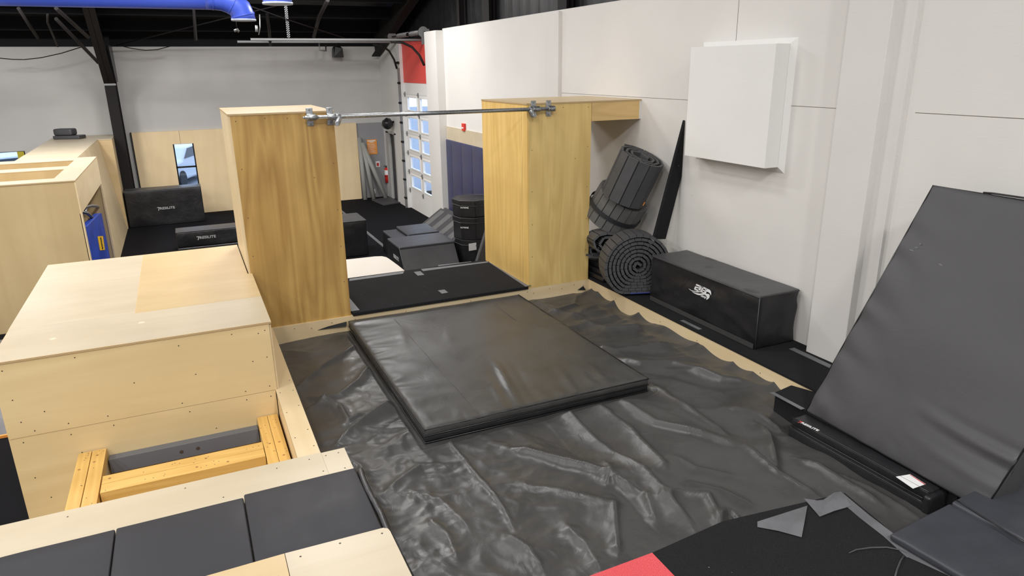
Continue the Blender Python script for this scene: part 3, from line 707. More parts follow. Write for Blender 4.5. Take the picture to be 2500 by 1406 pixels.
# timber frame in the trough
tf = thing('timber_frame', (-.4, 6, ZF), 'yellow softwood frame of doubled boards in the trough beside the big box', 'frame')
zf = -.25
def board(x0, x1, y0, y1, z0, z1, mat, name='board'):
    bb = B().box(x0, x1, y0, y1, z0, z1)
    n_ = 10
    for i in range(n_):
        px_ = random.uniform(x0+.01, x1-.01); py_ = random.uniform(y0+.02, y1-.02); bb.cyl((px_, py_, z1-.001), (px_, py_, z1+.0012), .0045, 6, mi=1)
    for i in range(2):
        px_ = random.uniform(x0+.03, x1-.03); py_ = random.uniform(y0+.05, y1-.05); bb.cyl((px_, py_, z1-.001), (px_, py_, z1+.0009), .012, 8, mi=2)
    return bb.build(name, [mat, 'screw', M['knot']], tf, bevel=.003)
M['knot'] = plain('wood_knot', (.34, .17, .05), .5)
board(.268, .358, 5.17, 6.53, zf-.09, zf, 'lumber'); board(.362, .455, 5.17, 6.53, zf-.09, zf, 'lumber')
board(-1.225, -1.125, 5.17, 6.53, zf-.09, zf, 'lumber'); board(-1.118, -1.01, 5.17, 6.53, zf-.09, zf, 'lumber')
board(-1.0, .262, 5.90, 6.03, zf-.14, zf-.002, 'lumber_x', 'cross_board'); board(-1.0, .262, 5.76, 5.895, zf-.14, zf-.002, 'lumber_x', 'cross_board')
for x in (.27, .44, -1.22, -1.03): B().box(x, x+.015, 5.17, 6.53, ZF, zf-.09).build('plywood_web', 'ply_y', tf)
B().box(-1.0, .262, 5.76, 5.78, ZF, zf-.14).build('cross_web', 'lumber_x', tf)
gb = B().box(-1.0, .262, 6.45, 6.54, -.47, -.33)
for x in (-.42, -.28): gb.cyl((x, 6.451, -.40), (x, 6.447, -.40), .018, 10, mi=1)
gb2 = gb.build('grey_beam', ['joist_grey', 'screw'], tf, bevel=.008); gb2['label'] = 'grey painted cross beam'
B().box(-1.68, .47, 5.2, 6.54, ZF, ZF+.02).build('bottom_board', 'ply_golden', tf)
# left of the box, down on the main floor
gm = thing('floor_mat', (-3.2, 10, ZF), 'grey mat with an orange edge on the floor at the far left', 'mat')
B().box(-6, -1.76, 8.98, 12.6, ZF, ZF+.03).build('pad', 'tape', gm); B().box(-6, -1.76, 8.95, 8.98, ZF, ZF+.032).build('edge_strip', 'orange', gm)

# ================================================================== TOWERS
def tower(name, x0, x1, y0, y1, H, label, mf, ml, mr):
    t = thing(name, ((x0+x1)/2, (y0+y1)/2, 0), label, 'tower')
    tb_ = B().box(x0-.008, x1+.004, y0-.008, y1, H-.02, H, 0, side=1); tb_.build('top_sheet', ['ply_golden', 'edge'], t)
    fb = B().box(x0+.018, x1-.002, y0, y0+.018, 0.0, H-.02)
    sc_ = [(x, y0, z) for x in (x0+.07, x1-.05) for z in (2.42, 1.9, 1.35, .9, .45)] + [((x0*2+x1)/3, y0, 2.44), ((x0+x1)/2+.05, y0, 2.43), ((x0+x1*3)/4, y0, 1.75)]
    screws(fb, sc_, (0, -1, 0), .006); fb.build('front_panel', [mf, 'screw'], t)
    lb = B().box(x0, x0+.018, y0+.002, y1, 0, H-.02); lb.box(x0-.0005, x0+.001, y0+.158, y0+.161, 0, H-.02, 1)
    lb.build('side_panel', [ml, 'joint'], t)
    B().box(x1-.018, x1, y0+.018, y1, 0, H-.02).build('side_panel', mr, t)
    B().box(x0+.018, x1-.018, y1-.018, y1, 0, H-.02).build('back_panel', mr, t)
    return t
lt = tower('plywood_tower', .468, 1.600, 8.335, 9.86, 2.50, 'tall brown varnished plywood tower on the left of the pit edge', 'tower_brown', 'ply_z', 'tower_tan')
rt = tower('plywood_tower', 4.062, 5.030, 8.31, 9.83, 2.50, 'tall plywood tower on the right, joined to the white wall by a beam', 'tower_tan', 'tower_gold', 'tower_tan')
bb = thing('bridge_beam', (5.43, 9.07, 2.235), 'boxed plywood beam bridging the right tower and the white wall', 'beam')
B().box(5.034, 5.826, 8.305, 9.83, 2.48, 2.50, 0, side=1).build('top_sheet', ['ply_golden', 'edge'], bb)
B().box(5.034, 5.80, 8.31, 8.328, 2.235, 2.48).build('front_panel', 'beam', bb)
B().box(5.034, 5.80, 8.328, 9.81, 2.235, 2.253).build('underside', 'ply_front', bb)
B().box(5.034, 5.80, 9.81, 9.828, 2.235, 2.48).build('back_panel', 'beam', bb)
B().box(5.80, 5.828, 8.31, 9.83, 2.235, 2.48).build('end_block', 'trimw', bb)
# high bar with clamp fittings
hb = thing('high_bar', (2.8, 8.25, 2.42), 'long galvanised steel bar clamped between the two plywood towers', 'bar')
ya = 8.225
A0, A1 = V((1.255, ya, 2.435)), V((4.40, ya, 2.425))
B().cyl(V((1.26, ya, 2.437)), V((4.42, ya, 2.427)), .024, 24).build('bar_tube', 'galv', hb)
def clamp(x, z, elbow=0):
    b = B(); yt = 8.31 if x > 3 else 8.335
    b.cyl((x-.05, ya, z), (x+.05, ya, z), .038, 20)
    b.rbox((.075, .012, .20), frameM((x-.0375, yt-.014, z-.10), (1, 0, 0), (0, 1, 0), (0, 0, 1)), .006, .1)
    b.box(x-.028, x+.028, ya, yt-.005, z-.03, z+.03)
    for dz in (-.078, .078): b.cyl((x, yt-.012, z+dz), (x, yt-.024, z+dz), .011, 8, mi=1)
    for dx in (-.03, .03): b.cyl((x+dx, ya-.034, z), (x+dx, ya-.050, z), .009, 8, mi=1)
    if elbow:
        e = elbow; b.cyl((x+e*.09, ya, z), (x+e*.02, ya, z), .036, 20)
        b.cyl((x+e*.085, ya-.005, z-.005), (x+e*.045, ya-.02, z-.085), .035, 16); b.cyl((x+e*.045, ya-.055, z-.075), (x+e*.045, ya+.02, z-.075), .026, 14)
    b.build('clamp', ['galv', 'galv_dull'], hb, bevel=.003)
clamp(1.33, 2.437); clamp(1.555, 2.435, 1); clamp(4.15, 2.428, -1); clamp(4.37, 2.427)
B().cyl((1.262, ya, 2.437), (1.235, ya, 2.437), .012, 8).build('end_bolt', 'galv', hb)

# ================================================================== WALL CABINET
wc = thing('wall_box', (5.7, 6.35, 1.82), 'large white cabinet with sloping edges high on the right wall', 'cabinet')
y0, y1, z0, z1 = 5.61, 7.08, 1.81, 3.20
i0, i1, j0, j1 = 5.672, 7.02, 1.876, 3.142
b = B(); vs = [V((XW+.0, y0, z0)), V((XW, y1, z0)), V((XW, y1, z1)), V((XW, y0, z1)), V((5.79, i0, j0)), V((5.79, i1, j0)), V((5.79, i1, j1)), V((5.79, i0, j1))]
b.add(vs, [[0, 1, 5, 4], [1, 2, 6, 5], [2, 3, 7, 6], [3, 0, 4, 7]], 0); b.build('bevel_frame', 'cabinet', wc)
B().box(5.60, 5.79, i0, i1, j0, j1).build('front_box', 'cabinet', wc, bevel=.002)

# tall dark wedge leaning at the wall
p0 = [(5.415, .5), (5.83, 2.275), (5.83, 1.95), (5.60, .55)]
tw = B(); ln = [V((5.825, 7.33, 2.275)), V((5.432, 7.33, .76)), V((5.625, 7.33, .74)), V((5.828, 7.33, 1.56))]
tw.quadbox(ln, (0, .05, 0)); tag(tw.build('wedge_mat', 'carpet', bevel=.006), 'tall thin black wedge mat leaning on the white wall behind the logo box', 'mat')

# ================================================================== LOGO BOX ON THE LEDGE
lb = thing('vault_box', (5.52, 6.15, .022), 'long black vinyl box with a white emblem standing on the side ledge', 'box')
bx0, by0, L_, W_, H_ = 5.235, 5.19, 1.90, .555, .60
def bd(p, o):
    e = min(p.z, H_-p.z)*3; r = V((0, 0, 0))
    n1 = noise.noise(V((p.x*2, p.y*1.6, p.z*4)))
    r += V((.022*n1+.012*(1-2*abs(noise.noise(V((p.y*2.2+p.z*2, p.z*5-p.y, 7))))), .018*noise.noise(V((p.x*4, p.y*3, p.z*4+5))), .006*noise.noise(V((p.x*3, p.y*2.2, 3)))))
    if p.x < .01: r.x += .03*math.sin(math.pi*min(1, p.z/H_))*math.sin(math.pi*p.y/L_)*-1*.6 + .012*math.exp(-((p.z-.30*math.sin(math.pi*p.y/L_)-.1)/.05)**2)*-1
    return r
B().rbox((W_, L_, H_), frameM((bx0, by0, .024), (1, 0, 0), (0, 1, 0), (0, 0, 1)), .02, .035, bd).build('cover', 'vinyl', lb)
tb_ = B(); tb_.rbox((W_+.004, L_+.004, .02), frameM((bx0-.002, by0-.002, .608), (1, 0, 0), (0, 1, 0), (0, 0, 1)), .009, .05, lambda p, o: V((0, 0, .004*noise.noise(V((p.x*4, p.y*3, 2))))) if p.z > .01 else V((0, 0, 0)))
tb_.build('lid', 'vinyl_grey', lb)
pp = B()
pp.tube([(bx0-.004, by0+L_, .612), (bx0-.004, by0, .612), (bx0+W_, by0-.004, .612)], .006, 6)
pp.tube([(bx0-.003, by0-.003, .61), (bx0-.004, by0-.004, .03)], .005, 6); pp.build('piping', 'seam', lb)
B().box(bx0-.012, bx0-.004, by0+.02, by0+L_-.02, .03, .085).build('hook_strip', 'velcro', lb)
def crop_pt(cx, cy, x): return ox(1660+cx/15.62, 660+cy/15.62, x)
lg = B(); xl = bx0-.030
polys = [[(630, 515), (810, 595), (795, 650), (607, 565)], [(755, 590), (825, 615), (770, 805), (700, 780)], [(590, 600), (750, 665), (735, 705), (575, 645)], [(590, 600), (640, 620), (600, 745), (532, 712)], [(540, 700), (600, 700), (770, 770), (750, 812), (560, 745)],
 [(850, 610), (1045, 692), (1030, 740), (830, 665)], [(850, 610), (905, 635), (850, 845), (793, 815)], [(850, 725), (1000, 765), (990, 800), (850, 775)], [(800, 800), (980, 845), (990, 900), (790, 830)], [(985, 680), (1045, 700), (1000, 780), (955, 770)], [(940, 750), (1020, 770), (1000, 900), (930, 880)],
 [(1030, 700), (1120, 728), (1178, 790), (1196, 880), (1180, 955), (1150, 880), (1100, 835), (1010, 805)], [(985, 895), (1080, 895), (1120, 920), (1137, 965), (1122, 1040), (1068, 1095), (1000, 1125), (1035, 1050), (1020, 990), (960, 925)],
 [(330, 692), (440, 755), (600, 798), (790, 800), (790, 830), (650, 835), (500, 800), (400, 755)], [(455, 803), (600, 858), (750, 885), (900, 868), (985, 895), (960, 930), (820, 925), (760, 948), (660, 925), (560, 880)]]
for pl in polys:
    q = [crop_pt(x, y, xl) for x, y in pl]; lg.quadbox(q, (-.0015, 0, 0))
c0 = crop_pt(900, 1005, xl-.001); u_ = (crop_pt(1010, 1055, xl)-crop_pt(790, 965, xl)); text(lg, 'NINJA', .036, c0, u_, V((0, 0, 1))+u_.normalized()*.0, .0008, 0, .02)
lg.build('emblem', 'logo', lb)

# ================================================================== ROLLED MATS
def spiral_roll(name, c, u, v, a, turns, r0, r1, pw, th, length, label, mat='foam', sq=(1., 1.), flat=None, start=0., gap=.93, end=None):
    """foam slats wound in a spiral in the (u,v) plane, extruded along -a from the end face centre c"""
    t = thing(name, V(c)-V(a)*length, label, 'rolled mat', 'rolled slat mats stacked in the corner')
    u, v, a = V(u).normalized(), V(v).normalized(), V(a).normalized()
    b = B(); an = start; tot = turns*2*math.pi; P_ = []
    def pos(an):
        k = (an-start)/tot; r = r0+(r1-r0)*k; x, y = r*math.cos(an)*sq[0], r*math.sin(an)*sq[1]
        if flat is not None: y = max(y, flat+ (r1-r)*.8)
        return V(c)+u*x+v*y
    while an < start+tot:
        p = pos(an); st = .02
        q = pos(an+st)
        while (q-p).length < pw and st < 2.5: st += .02; q = pos(an+st)
        d = (q-p).normalized(); nn = d.cross(a).normalized()
        o = p+d*pw*(1-gap)/2; L = (q-p).length*gap
        T = frameM(o-nn*th/2-a*length, d, nn, a)
        b.box(0, L, 0, th, 0, length, 0, T)
        P_.append((p, q, nn)); an += st
    o_ = b.build('slats', mat, t)
    bk = B(); pts = [pos(start+tot*i/160) for i in range(161)]
    for i in range(160):
        bk.quadbox([pts[i]-a*.012, pts[i+1]-a*.012, pts[i+1]-a*(length-.01), pts[i]-a*(length-.01)], (pts[i+1]-pts[i]).cross(a).normalized()*.003)
    bk.build('backing', 'foam_in', t)
    return t, pos, tot, start
# roll lying at the front, end facing the pit
t, *_ = spiral_roll('rolled_mat', (5.185, 7.30, .435), (.95, -.31, 0), (0, 0, 1), (-.31, -.95, 0), 8.0, .04, .445, .085, .036, .34, 'big rolled slat mat lying on its side beside the logo box, lowest of the pile', 'foam', (1.04, 1.0), flat=-.375)
bl = B(); bl.rbox((.55, .015, .012), frameM((5.03, 7.24, .085), (.95, -.31, 0), (.31, .95, 0), (0, 0, 1)), .004, .2); bl.build('blue_edge', plain('blue_edging', (.03, .05, .25), .5), t)
# strapped roll
a2 = V((.235, -.474, .849)).normalized(); u2 = V((.87, -.30, -.40)); u2 = (u2-a2*u2.dot(a2)).normalized(); v2 = a2.cross(u2)
c2_ = oy(1523, 476, 8.10)
t2, pos2, tot2, st2 = spiral_roll('rolled_mat', c2_, u2, v2, a2, 3.6, .255, .370, .115, .030, .45, 'grey rolled slat mat held by a dark strap, second from the top', 'foam_light', (1, .95), start=1.9)
sp = B(); ring = [V(c2_)-a2*.25+(u2*math.cos(i/40*2*math.pi)+v2*.95*math.sin(i/40*2*math.pi))*.392 for i in range(40)]
for i in range(40):
    p, q = ring[i], ring[(i+1) % 40]; sp.quadbox([p-a2*.03, q-a2*.03, q+a2*.03, p+a2*.03], ((p+q)/2-(V(c2_)-a2*.25)).normalized()*.006)
so = sp.build('strap', 'strap', t2)
# top roll
a3 = V((.217, -.36, .908)).normalized(); u3 = V((.80, -.35, -.33)); u3 = (u3-a3*u3.dot(a3)).normalized(); v3 = a3.cross(u3)
c3_ = oy(1566, 380, 7.74)
t3, *_ = spiral_roll('rolled_mat', c3_, u3, v3, a3, 3.3, .13, .335, .150, .030, .64, 'black rolled slat mat standing tilted on top of the pile', 'foam', (1.0, .92), start=.3)
B().box(0, .03, 0, .03, 0, .05, T=frameM(V(c3_)-a3*.6+u3*.27-v3*.12, u3, v3, a3)).build('orange_tag', 'orange', t3)
# slumped roll under it, facing the pit
t4, *_ = spiral_roll('rolled_mat', oy(1497, 596, 7.86), (.93, -.30, -.20), (.25, .05, .95), (-.30, -.90, .1), 2.8, .07, .25, .11, .03, .5, 'slumped small rolled mat squeezed under the strapped roll', 'foam', (1.35, .72), start=2.)
t5, *_ = spiral_roll('rolled_mat', oy(1450, 612, 8.28), (.93, -.30, -.10), (.15, .05, .95), (-.30, -.90, .1), 2.2, .08, .20, .12, .03, .4, 'flattened rolled mat lowest at the back beside the right tower', 'foam', (1.5, .45), start=1.)
sf = thing('folded_mat', (5.4, 8.6, .03), 'black folded mat lying flat under the pile of rolled mats', 'mat')
for i in range(3): B().rbox((.68, .9, .07), frameM((5.09+.03*i, 8.0+.05*i, .025+.075*i), (1, .02, 0), (-.02, 1, 0), (0, 0, 1)), .02, .1).build('layer', 'vinyl', sf)

# ================================================================== LEANING CRASH MAT
cm = thing('crash_mat', (4.9, 3.2, 0), 'huge charcoal crash mat leaning against the right wall', 'mat')
P0 = V((4.667, 3.976, .004)); P1 = V((4.61, 2.365, .004)); PT = V((5.49, 3.715, 1.989))
uu = (P1-P0); UL = uu.length; uu = uu.normalized(); vv = PT-P0; vv = (vv-uu*vv.dot(uu)); 
vv = PT-P0; VL = vv.length; vv = vv.normalized(); nn = uu.cross(vv).normalized()
if nn.x < 0: nn = -nn
TH = .26
def cmd(p, o):
    r = 0.
    e = min(p.x, UL-p.x, p.y, VL-p.y)
    if p.z < .03:
        r = .016*math.exp(-(e/.06))
        r -= .020*math.sin(math.pi*p.x/UL)*math.sin(math.pi*p.y/VL)
        r += .008*noise.noise(V((p.x*2.0, p.y*2.6, 1)))
        k = max(0, 1-(UL-p.x)/.8)
        for (yy, a_, w_) in ((.33, .020, .035), (.40, -.020, .03), (.47, .012, .03), (.18, -.010, .03), (.26, .008, .03)):
            r += a_*k*math.exp(-((p.y-yy-.12*(UL-p.x)**2)/w_)**2)
        kl = max(0, 1-p.x/.45)
        r += .006*kl*math.sin(p.y*22+p.x*9+2*noise.noise(V((p.y*3, 0, 0))))
        r += .006*math.exp(-p.y/.12)*noise.noise(V((p.x*9, 0, 4)))*2
    return V((0, 0, r))
b = B().rbox((UL, VL, TH), frameM(P0, uu, vv, nn), .018, .03, cmd); b.build('cover', 'vinyl_lean', cm)
po_ = nn*.022
b = B(); b.tube([P0+uu*.004+po_, P0+uu*.004+po_+vv*VL], .006, 6); b.tube([P0+uu*(UL-.004)+po_, P0+uu*(UL-.004)+po_+vv*VL], .006, 6); b.tube([P0+po_+vv*(VL-.004), P0+po_+vv*(VL-.004)+uu*UL], .006, 6); b.build('piping', 'piping', cm)
hd = P0+vv*(VL+.004)+uu*.42+nn*.02
B().tube([hd, hd+uu*.07+vv*.006, hd+uu*.30+vv*.008, hd+uu*.36], .008, 6).build('handle', 'piping', cm)
for (px, py, L) in ((2293, 647, .05), (2298, 652, .04), (2222, 612, .07), (2235, 606, .05), (2246, 598, .03)):
    d = ray(px, py); tt = (P0-EYE).dot(nn)/d.dot(nn); q = EYE+d*tt-nn*-.0; q = q-nn*.012
    B().quadbox([q, q+uu*L*.6, q+uu*L*.5+vv*.008, q+vv*.012], -nn*.001).build('scuff_mark', 'tape', cm)
# small folded wedge mat at its foot
wm = thing('wedge_mat', (4.55, 3.3, -.19), 'narrow black folded wedge mat with white logo at the foot of the crash mat', 'mat')
q0 = V((4.475, 3.96, -.185)); q1 = V((4.497, 2.69, -.185)); ul = (q1-q0); UL2 = ul.length; ul = ul.normalized(); wl = V((0, 0, 1)).cross(ul).normalized()
if wl.x < 0: wl = -wl
tl = V((.35, 0, 1)).normalized()
def sk_slab(off, w, h, z, name, mat, lean=.0):
    T = frameM(q0+wl*off+V((0, 0, z)), ul, wl, V((0, 0, 1)))
    return B().rbox((UL2, w, h), T, .018, .05, lambda p, o: V((0, .003*noise.noise(V((p.x*5, 0, h))), .004*noise.noise(V((p.x*4, p.y*8, 2)))+lean*p.z))).build(name, mat, wm)
sk_slab(.0, .21, .085, .0, 'lower_leaf', 'vinyl'); sk_slab(.035, .17, .075, .088, 'upper_leaf', 'vinyl')
b = B()
for off, z in ((.0, .083), (.035, .163), (.035, .09)): b.tube([q0+wl*(off+.003)+ul*(UL2*i/10)+V((0, 0, z)) for i in range(11)], .006, 6)
b.build('piping', 'piping', wm)
B().rbox((.06, .24, .15), frameM(q0+ul*(UL2-.02)+wl*-.01, ul, wl, V((0, 0, 1))), .025, .05).build('end_flap', 'vinyl', wm)
zt_ = q0.z+.166
b = B(); resilite(b, oz(1973, 1040, zt_), (oz(2000, 1052, zt_)-oz(1950, 1028, zt_)), V((0, 0, 1)).cross((oz(2000, 1052, zt_)-oz(1950, 1028, zt_)).normalized()), .20, 0, 1); b.build('logo', ['white', 'logored'], wm)
b = B(); lp = [oz(2187, 1164, zt_), oz(2222, 1158, zt_), oz(2260, 1182, zt_), oz(2229, 1193, zt_)]
b.quadbox([p+V((0, 0, .0)) for p in lp], (0, 0, .002)); lo = b.build('care_label', 'white', wm)
b = B(); b.quadbox([oz(2221, 1159, zt_+.0022), oz(2222.5, 1158.5, zt_+.0022), oz(2260, 1182, zt_+.0022), oz(2257, 1182.6, zt_+.0022)], (0, 0, .0006)); b.build('red_stripe', 'logored', lo)
# big dark vinyl mats at the lower right
def slabpoly(name, px, z0, h, label, mat, puff=.004):
    b = B(); P_ = [oz(x, y, z0+h) if not isinstance(x, V) else x for x, y in px]
    b.quadbox([V((p.x, p.y, z0)) for p in P_], (0, 0, h)); o = b.build(name, mat, bevel=.012); tag(o, label, 'mat'); return o
R0 = oz(2168, 1303, .07)
def vm(name, o, ux, L, W, h, label, mat, sd):
    ux = V(ux).normalized(); uy = V((0, 0, 1)).cross(ux)
    T = frameM(V((o[0], o[1], o[2]-h))-uy*W, ux, uy, V((0, 0, 1)))
    def d(p, oo):
        if p.z < h*.5: return V((0, 0, 0))
        return V((0, 0, .012*noise.noise(V((p.x*.8+sd, p.y*3.2+p.x*1.5, 0)))+.006*(1-2*abs(noise.noise(V((p.x*1.2, p.y*5+p.x*2.4, sd)))))))
    t_ = thing(name, T.translation, label, 'mat'); B().rbox((L, W, h), T, .02, .035, d).build('cover', mat, t_); return t_, T, ux, uy
e1 = oz(2172, 1302, .06); e2 = oz(2318, 1228, .06)
ta, Ta, ux_, uy_ = vm('vinyl_mat', e1, e2-e1, (e2-e1).length, 1.3, .05, 'dark vinyl mat at the bottom right edge, left of the fold', 'vinyl_blue', 1.)
e3 = oz(2322, 1226, .09)
e4 = oz(2500, 1135, .09)
tb2, Tb, ux2, uy2 = vm('vinyl_mat', e3, e4-e3, 1.2, 1.3, .08, 'dark vinyl mat at the bottom right corner, covering the crash mat foot', 'vinyl_blue', 4.)
b = B(); s0 = oz(2335, 1222, .096); s1 = oz(2500, 1325, .096); b.tube([s0.lerp(s1, i/8)+V((0, 0, .004)) for i in range(9)], .005, 6); b.build('fold_seam', 'piping', tb2)

# ================================================================== LEFT STRUCTURE (far)
ls = thing('plywood_enclosure', (-2.8, 14.7, ZF), 'tall open topped plywood enclosure at the far left with an alcove', 'enclosure')
ZE = 1.32; XA = -1.66; YA0, YA1 = 12.98, 16.55; th = .30
B().box(-7, XA-.02, YA0, YA0+.02, ZF, ZE-.02).build('front_panel', 'encl_ply', ls)
def bar(x0, x1, y0, y1, name='top_sheet'):
    B().box(x0, x1, y0, y1, ZE-.02, ZE, 0, side=1).build(name, ['ply_pale', 'edge'], ls)
bar(-7, XA, YA0-.01, YA0+.42); bar(-7, XA-.34, 14.62, 15.1); bar(-7, XA, 16.05, YA1); bar(XA-.34, XA, YA0+.42, 16.05)
B().box(-7, XA-.34, YA0+.40, YA0+.42, .85, ZE-.02).box(-7, XA-.34, 14.62, 14.64, .85, ZE-.02).box(-7, XA-.34, 15.08, 15.10, .85, ZE-.02).box(-7, XA-.34, 16.05, 16.07, .85, ZE-.02).box(XA-.36, XA-.34, YA0+.42, 16.05, .85, ZE-.02).build('inner_panel', 'encl_ply', ls)
B().box(-7, XA-.34, YA0+.42, 16.05, .83, .85).build('well_bottom', 'encl_ply', ls)
B().box(XA-.02, XA, YA0, YA1, .78, ZE-.02).build('side_header', 'ply_y', ls)
B().box(XA-.03, XA, YA0, YA0+.10, ZF, .78).build('side_stud', 'ply_z', ls); B().box(XA-.03, XA, YA1-.06, YA1, ZF, .78).build('side_stud', 'ply_z', ls)
B().box(-7, XA-.36, YA0+.3, YA1-.05, ZF, .8).build('alcove_back', 'encl_ply', ls)
B().box(XA-.62, XA-.01, YA1-.04, YA1-.02, ZF, .82).build('alcove_side', 'encl_ply', ls)
# ledge to the far wall with slanting side
lg_ = thing('plywood_ledge', (-3, 19.5, ZF), 'plywood topped ledge running from the enclosure back to the far wall', 'ledge')
B().quadbox([V((x, y, ZE-.02)) for x, y in ((-3.06, YA1+.005), (-2.0, YA1+.005), (-2.0, 20.86), (-1.68, 20.86), (-1.68, 22.37), (-3.14, 22.37))], (0, 0, .02)).build('top_sheet', 'ply_pale', lg_)
b = B(); b.add([V((-2.0, YA1+.01, ZE-.02)), V((-2.0, 20.86, ZE-.02)), V((-1.70, 20.86, ZF)), V((-1.68, YA1+.01, ZF))], [[0, 1, 2, 3]]); o = b.build('slanted_side', 'ply_z', lg_); md = o.modifiers.new('t', 'SOLIDIFY'); md.thickness = .02; md.offset = 0
B().quadbox([V((-1.99, 20.87, ZE-.02)), V((-1.68, 20.87, ZE-.02)), V((-1.68, 20.87, ZF)), V((-1.72, 20.87, ZF))], (0, .02, 0)).build('end_panel', 'ply_golden', lg_)
B().box(-1.70, -1.68, 20.89, 22.37, ZF, ZE-.02).build('side_panel', 'ply_z', lg_)
B().box(-3.06, -3.04, YA1+.02, 22.36, ZF, ZE-.02).build('side_panel', 'ply_z', lg_)
sp_ = thing('foam_wedge', (-2.75, 21.9, ZE), 'small dark grey foam pad lying on the far end of the ledge', 'foam pad')
c = oz(166, 331, ZE+.06); 
B().rbox((.66, .34, .09), frameM((c.x-.30, 21.45, ZE+.002), (.93, -.37, 0), (.37, .93, 0), (0, 0, 1)), .02, .1).build('lower_pad', 'vinyl_grey', sp_)
B().rbox((.46, .30, .17), frameM((c.x-.28, 21.48, ZE+.092), (.93, -.37, 0), (.37, .93, 0), (0, 0, 1)), .045, .08).build('upper_pad', 'vinyl_grey', sp_)
# blue padded trampoline in the alcove
bt = thing('trampoline', (-1.9, 15.2, ZF), 'folded trampoline with royal blue pad and yellow label in the alcove', 'trampoline')
xb = -1.76
pp = [ox(212, 551, xb), ox(241, 521, xb), ox(256, 519, xb), ox(275, 650, xb), ox(230, 660, xb)]
B().quadbox(pp, (-.10, 0, 0)).build('pad', 'blue', bt, bevel=.02)
lbp = [ox(238, 577, xb+.002), ox(251, 576, xb+.002), ox(256, 610, xb+.002), ox(244, 611, xb+.002)]
lo = B().quadbox(lbp, (.003, 0, 0)).build('label', 'yellow', bt)
b = B(); cc = sum(lbp, V())/4+V((.006, 0, 0)); up_ = (lbp[0]-lbp[3]).normalized(); text(b, 'EUROTRAMP', .20, cc, up_, V((1, 0, 0)).cross(up_), .002, 0, .03, True, fit=(lbp[0]-lbp[3]).length*.86); b.build('lettering', 'ink', lo)
tb_ = B(); tb_.tube([ox(*q, xb-.04) for q in ((196, 509), (206, 506), (222, 502), (236, 503), (246, 509), (254, 522), (258, 560))], .03, 8)
tb_.tube([ox(*q, xb-.04) for q in ((200, 518), (212, 520), (222, 528), (233, 540))], .03, 8); tb_.tube([ox(*q, xb-.04) for q in ((210, 504), (208, 518))], .025, 8)
tb_.build('frame_tube', 'galv', bt)

# ================================================================== FAR FLOOR OBJECTS
def vbox(name, x0, x1, y0, y1, z0, z1, label, cat='box', mat='vinyl', top='vinyl_grey', amp=.012, group=None):
    t = thing(name, ((x0+x1)/2, (y0+y1)/2, z0), label, cat, group)
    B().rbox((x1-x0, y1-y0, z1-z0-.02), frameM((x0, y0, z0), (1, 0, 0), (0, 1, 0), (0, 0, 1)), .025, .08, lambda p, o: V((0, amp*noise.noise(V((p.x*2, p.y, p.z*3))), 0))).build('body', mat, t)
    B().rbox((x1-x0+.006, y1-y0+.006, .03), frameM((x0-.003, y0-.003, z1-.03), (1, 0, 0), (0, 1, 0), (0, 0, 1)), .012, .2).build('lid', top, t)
    return t
t = vbox('vault_box', -1.64, .24, 20.95, 21.5, ZF, -.07, 'large black vinyl block with silver lettering below the tall window')
b = B(); resilite(b, oy(405, 508, 20.93), (1, 0, 0), (0, 0, 1), .44); b.build('logo', 'silverlogo', t)
t = vbox('vault_box', -.47, 1.35, 17.35, 17.85, -.93, -.555, 'low black folded mat with silver lettering between the big box and left tower')
b = B(); resilite(b, oy(503, 579, 17.33), (1, 0, 0), (0, 0, 1), .42); b.build('logo', 'silverlogo', t)
B().rbox((1.84, .52, .115), frameM((-.475, 17.34, ZF), (1, 0, 0), (0, 1, 0), (0, 0, 1)), .03, .1).build('lower_leaf', 'vinyl', t)
t = vbox('vault_box', 1.9, 3.42, 15.15, 16.05, ZF, -.24, 'black vinyl block half hidden behind the left tower', amp=.02)
strip([(3.93, 20.7), (3.93, 17.3), (3.93, 13.5)], .08, ZF+.001, 'tape_strip', 'long grey tape line on the black floor beyond the left tower', th=.003)
# cream rounded panel
b = B(); cr = [oz(848, 684, -.02), oz(992, 663, -.02), oz(972, 647, -.02), oz(950, 631, -.02), oz(943, 627, -.02), oz(933, 625, -.02), oz(915, 625.5, -.02), oz(848, 632, -.02)]
cr = [V((min(p.x, 9), p.y, -.06)) for p in cr]; cr[0].x -= .5; cr[-1].x -= .5
b.quadbox(cr, (0, 0, .04)); t = thing('cream_panel', (2.3, 10.6, ZF), 'cream coloured panel with rounded corner behind the black floor mat', 'panel')
b.build('surface', 'cream', t, bevel=.01); B().box(1.6, 2.75, 10.05, 10.9, ZF, -.06).build('base', 'vinyl', t)
# trapezoid blocks
def trap(name, x0, x1, ya, yb, zt, s0, s1, label, logo=False):
    """block with vertical sides and front/back faces sloping outwards by s0/s1 per metre"""
    t = thing(name, ((x0+x1)/2, (ya+yb)/2, ZF), label, 'foam block'); h = zt-ZF
    b = B(); p = [V((x0, ya-s0*h, ZF)), V((x0, yb+s1*h, ZF)), V((x0, yb, zt-.03)), V((x0, ya, zt-.03))]
    b.quadbox(p, (x1-x0, 0, 0)); b.build('body', 'vinyl_grey', t, bevel=.015)
    B().rbox((x1-x0+.02, yb-ya+.03, .05), frameM((x0-.01, ya-.015, zt-.05), (1, 0, 0), (0, 1, 0), (0, 0, 1)), .015, .1).build('lid', 'vinyl_blue', t)
    b = B(); pts = [V((x0-.004, ya-s0*h, ZF)), V((x0-.004, ya, zt-.02)), V((x0-.004, yb, zt-.02))]; b.tube(pts, .008, 6); b.build('piping', 'seam', t)
    sd = B().quadbox([V((x0-.003, q.y, q.z)) for q in p], (.002, 0, 0)); sd.build('side_face', 'vinyl', t)
    return t
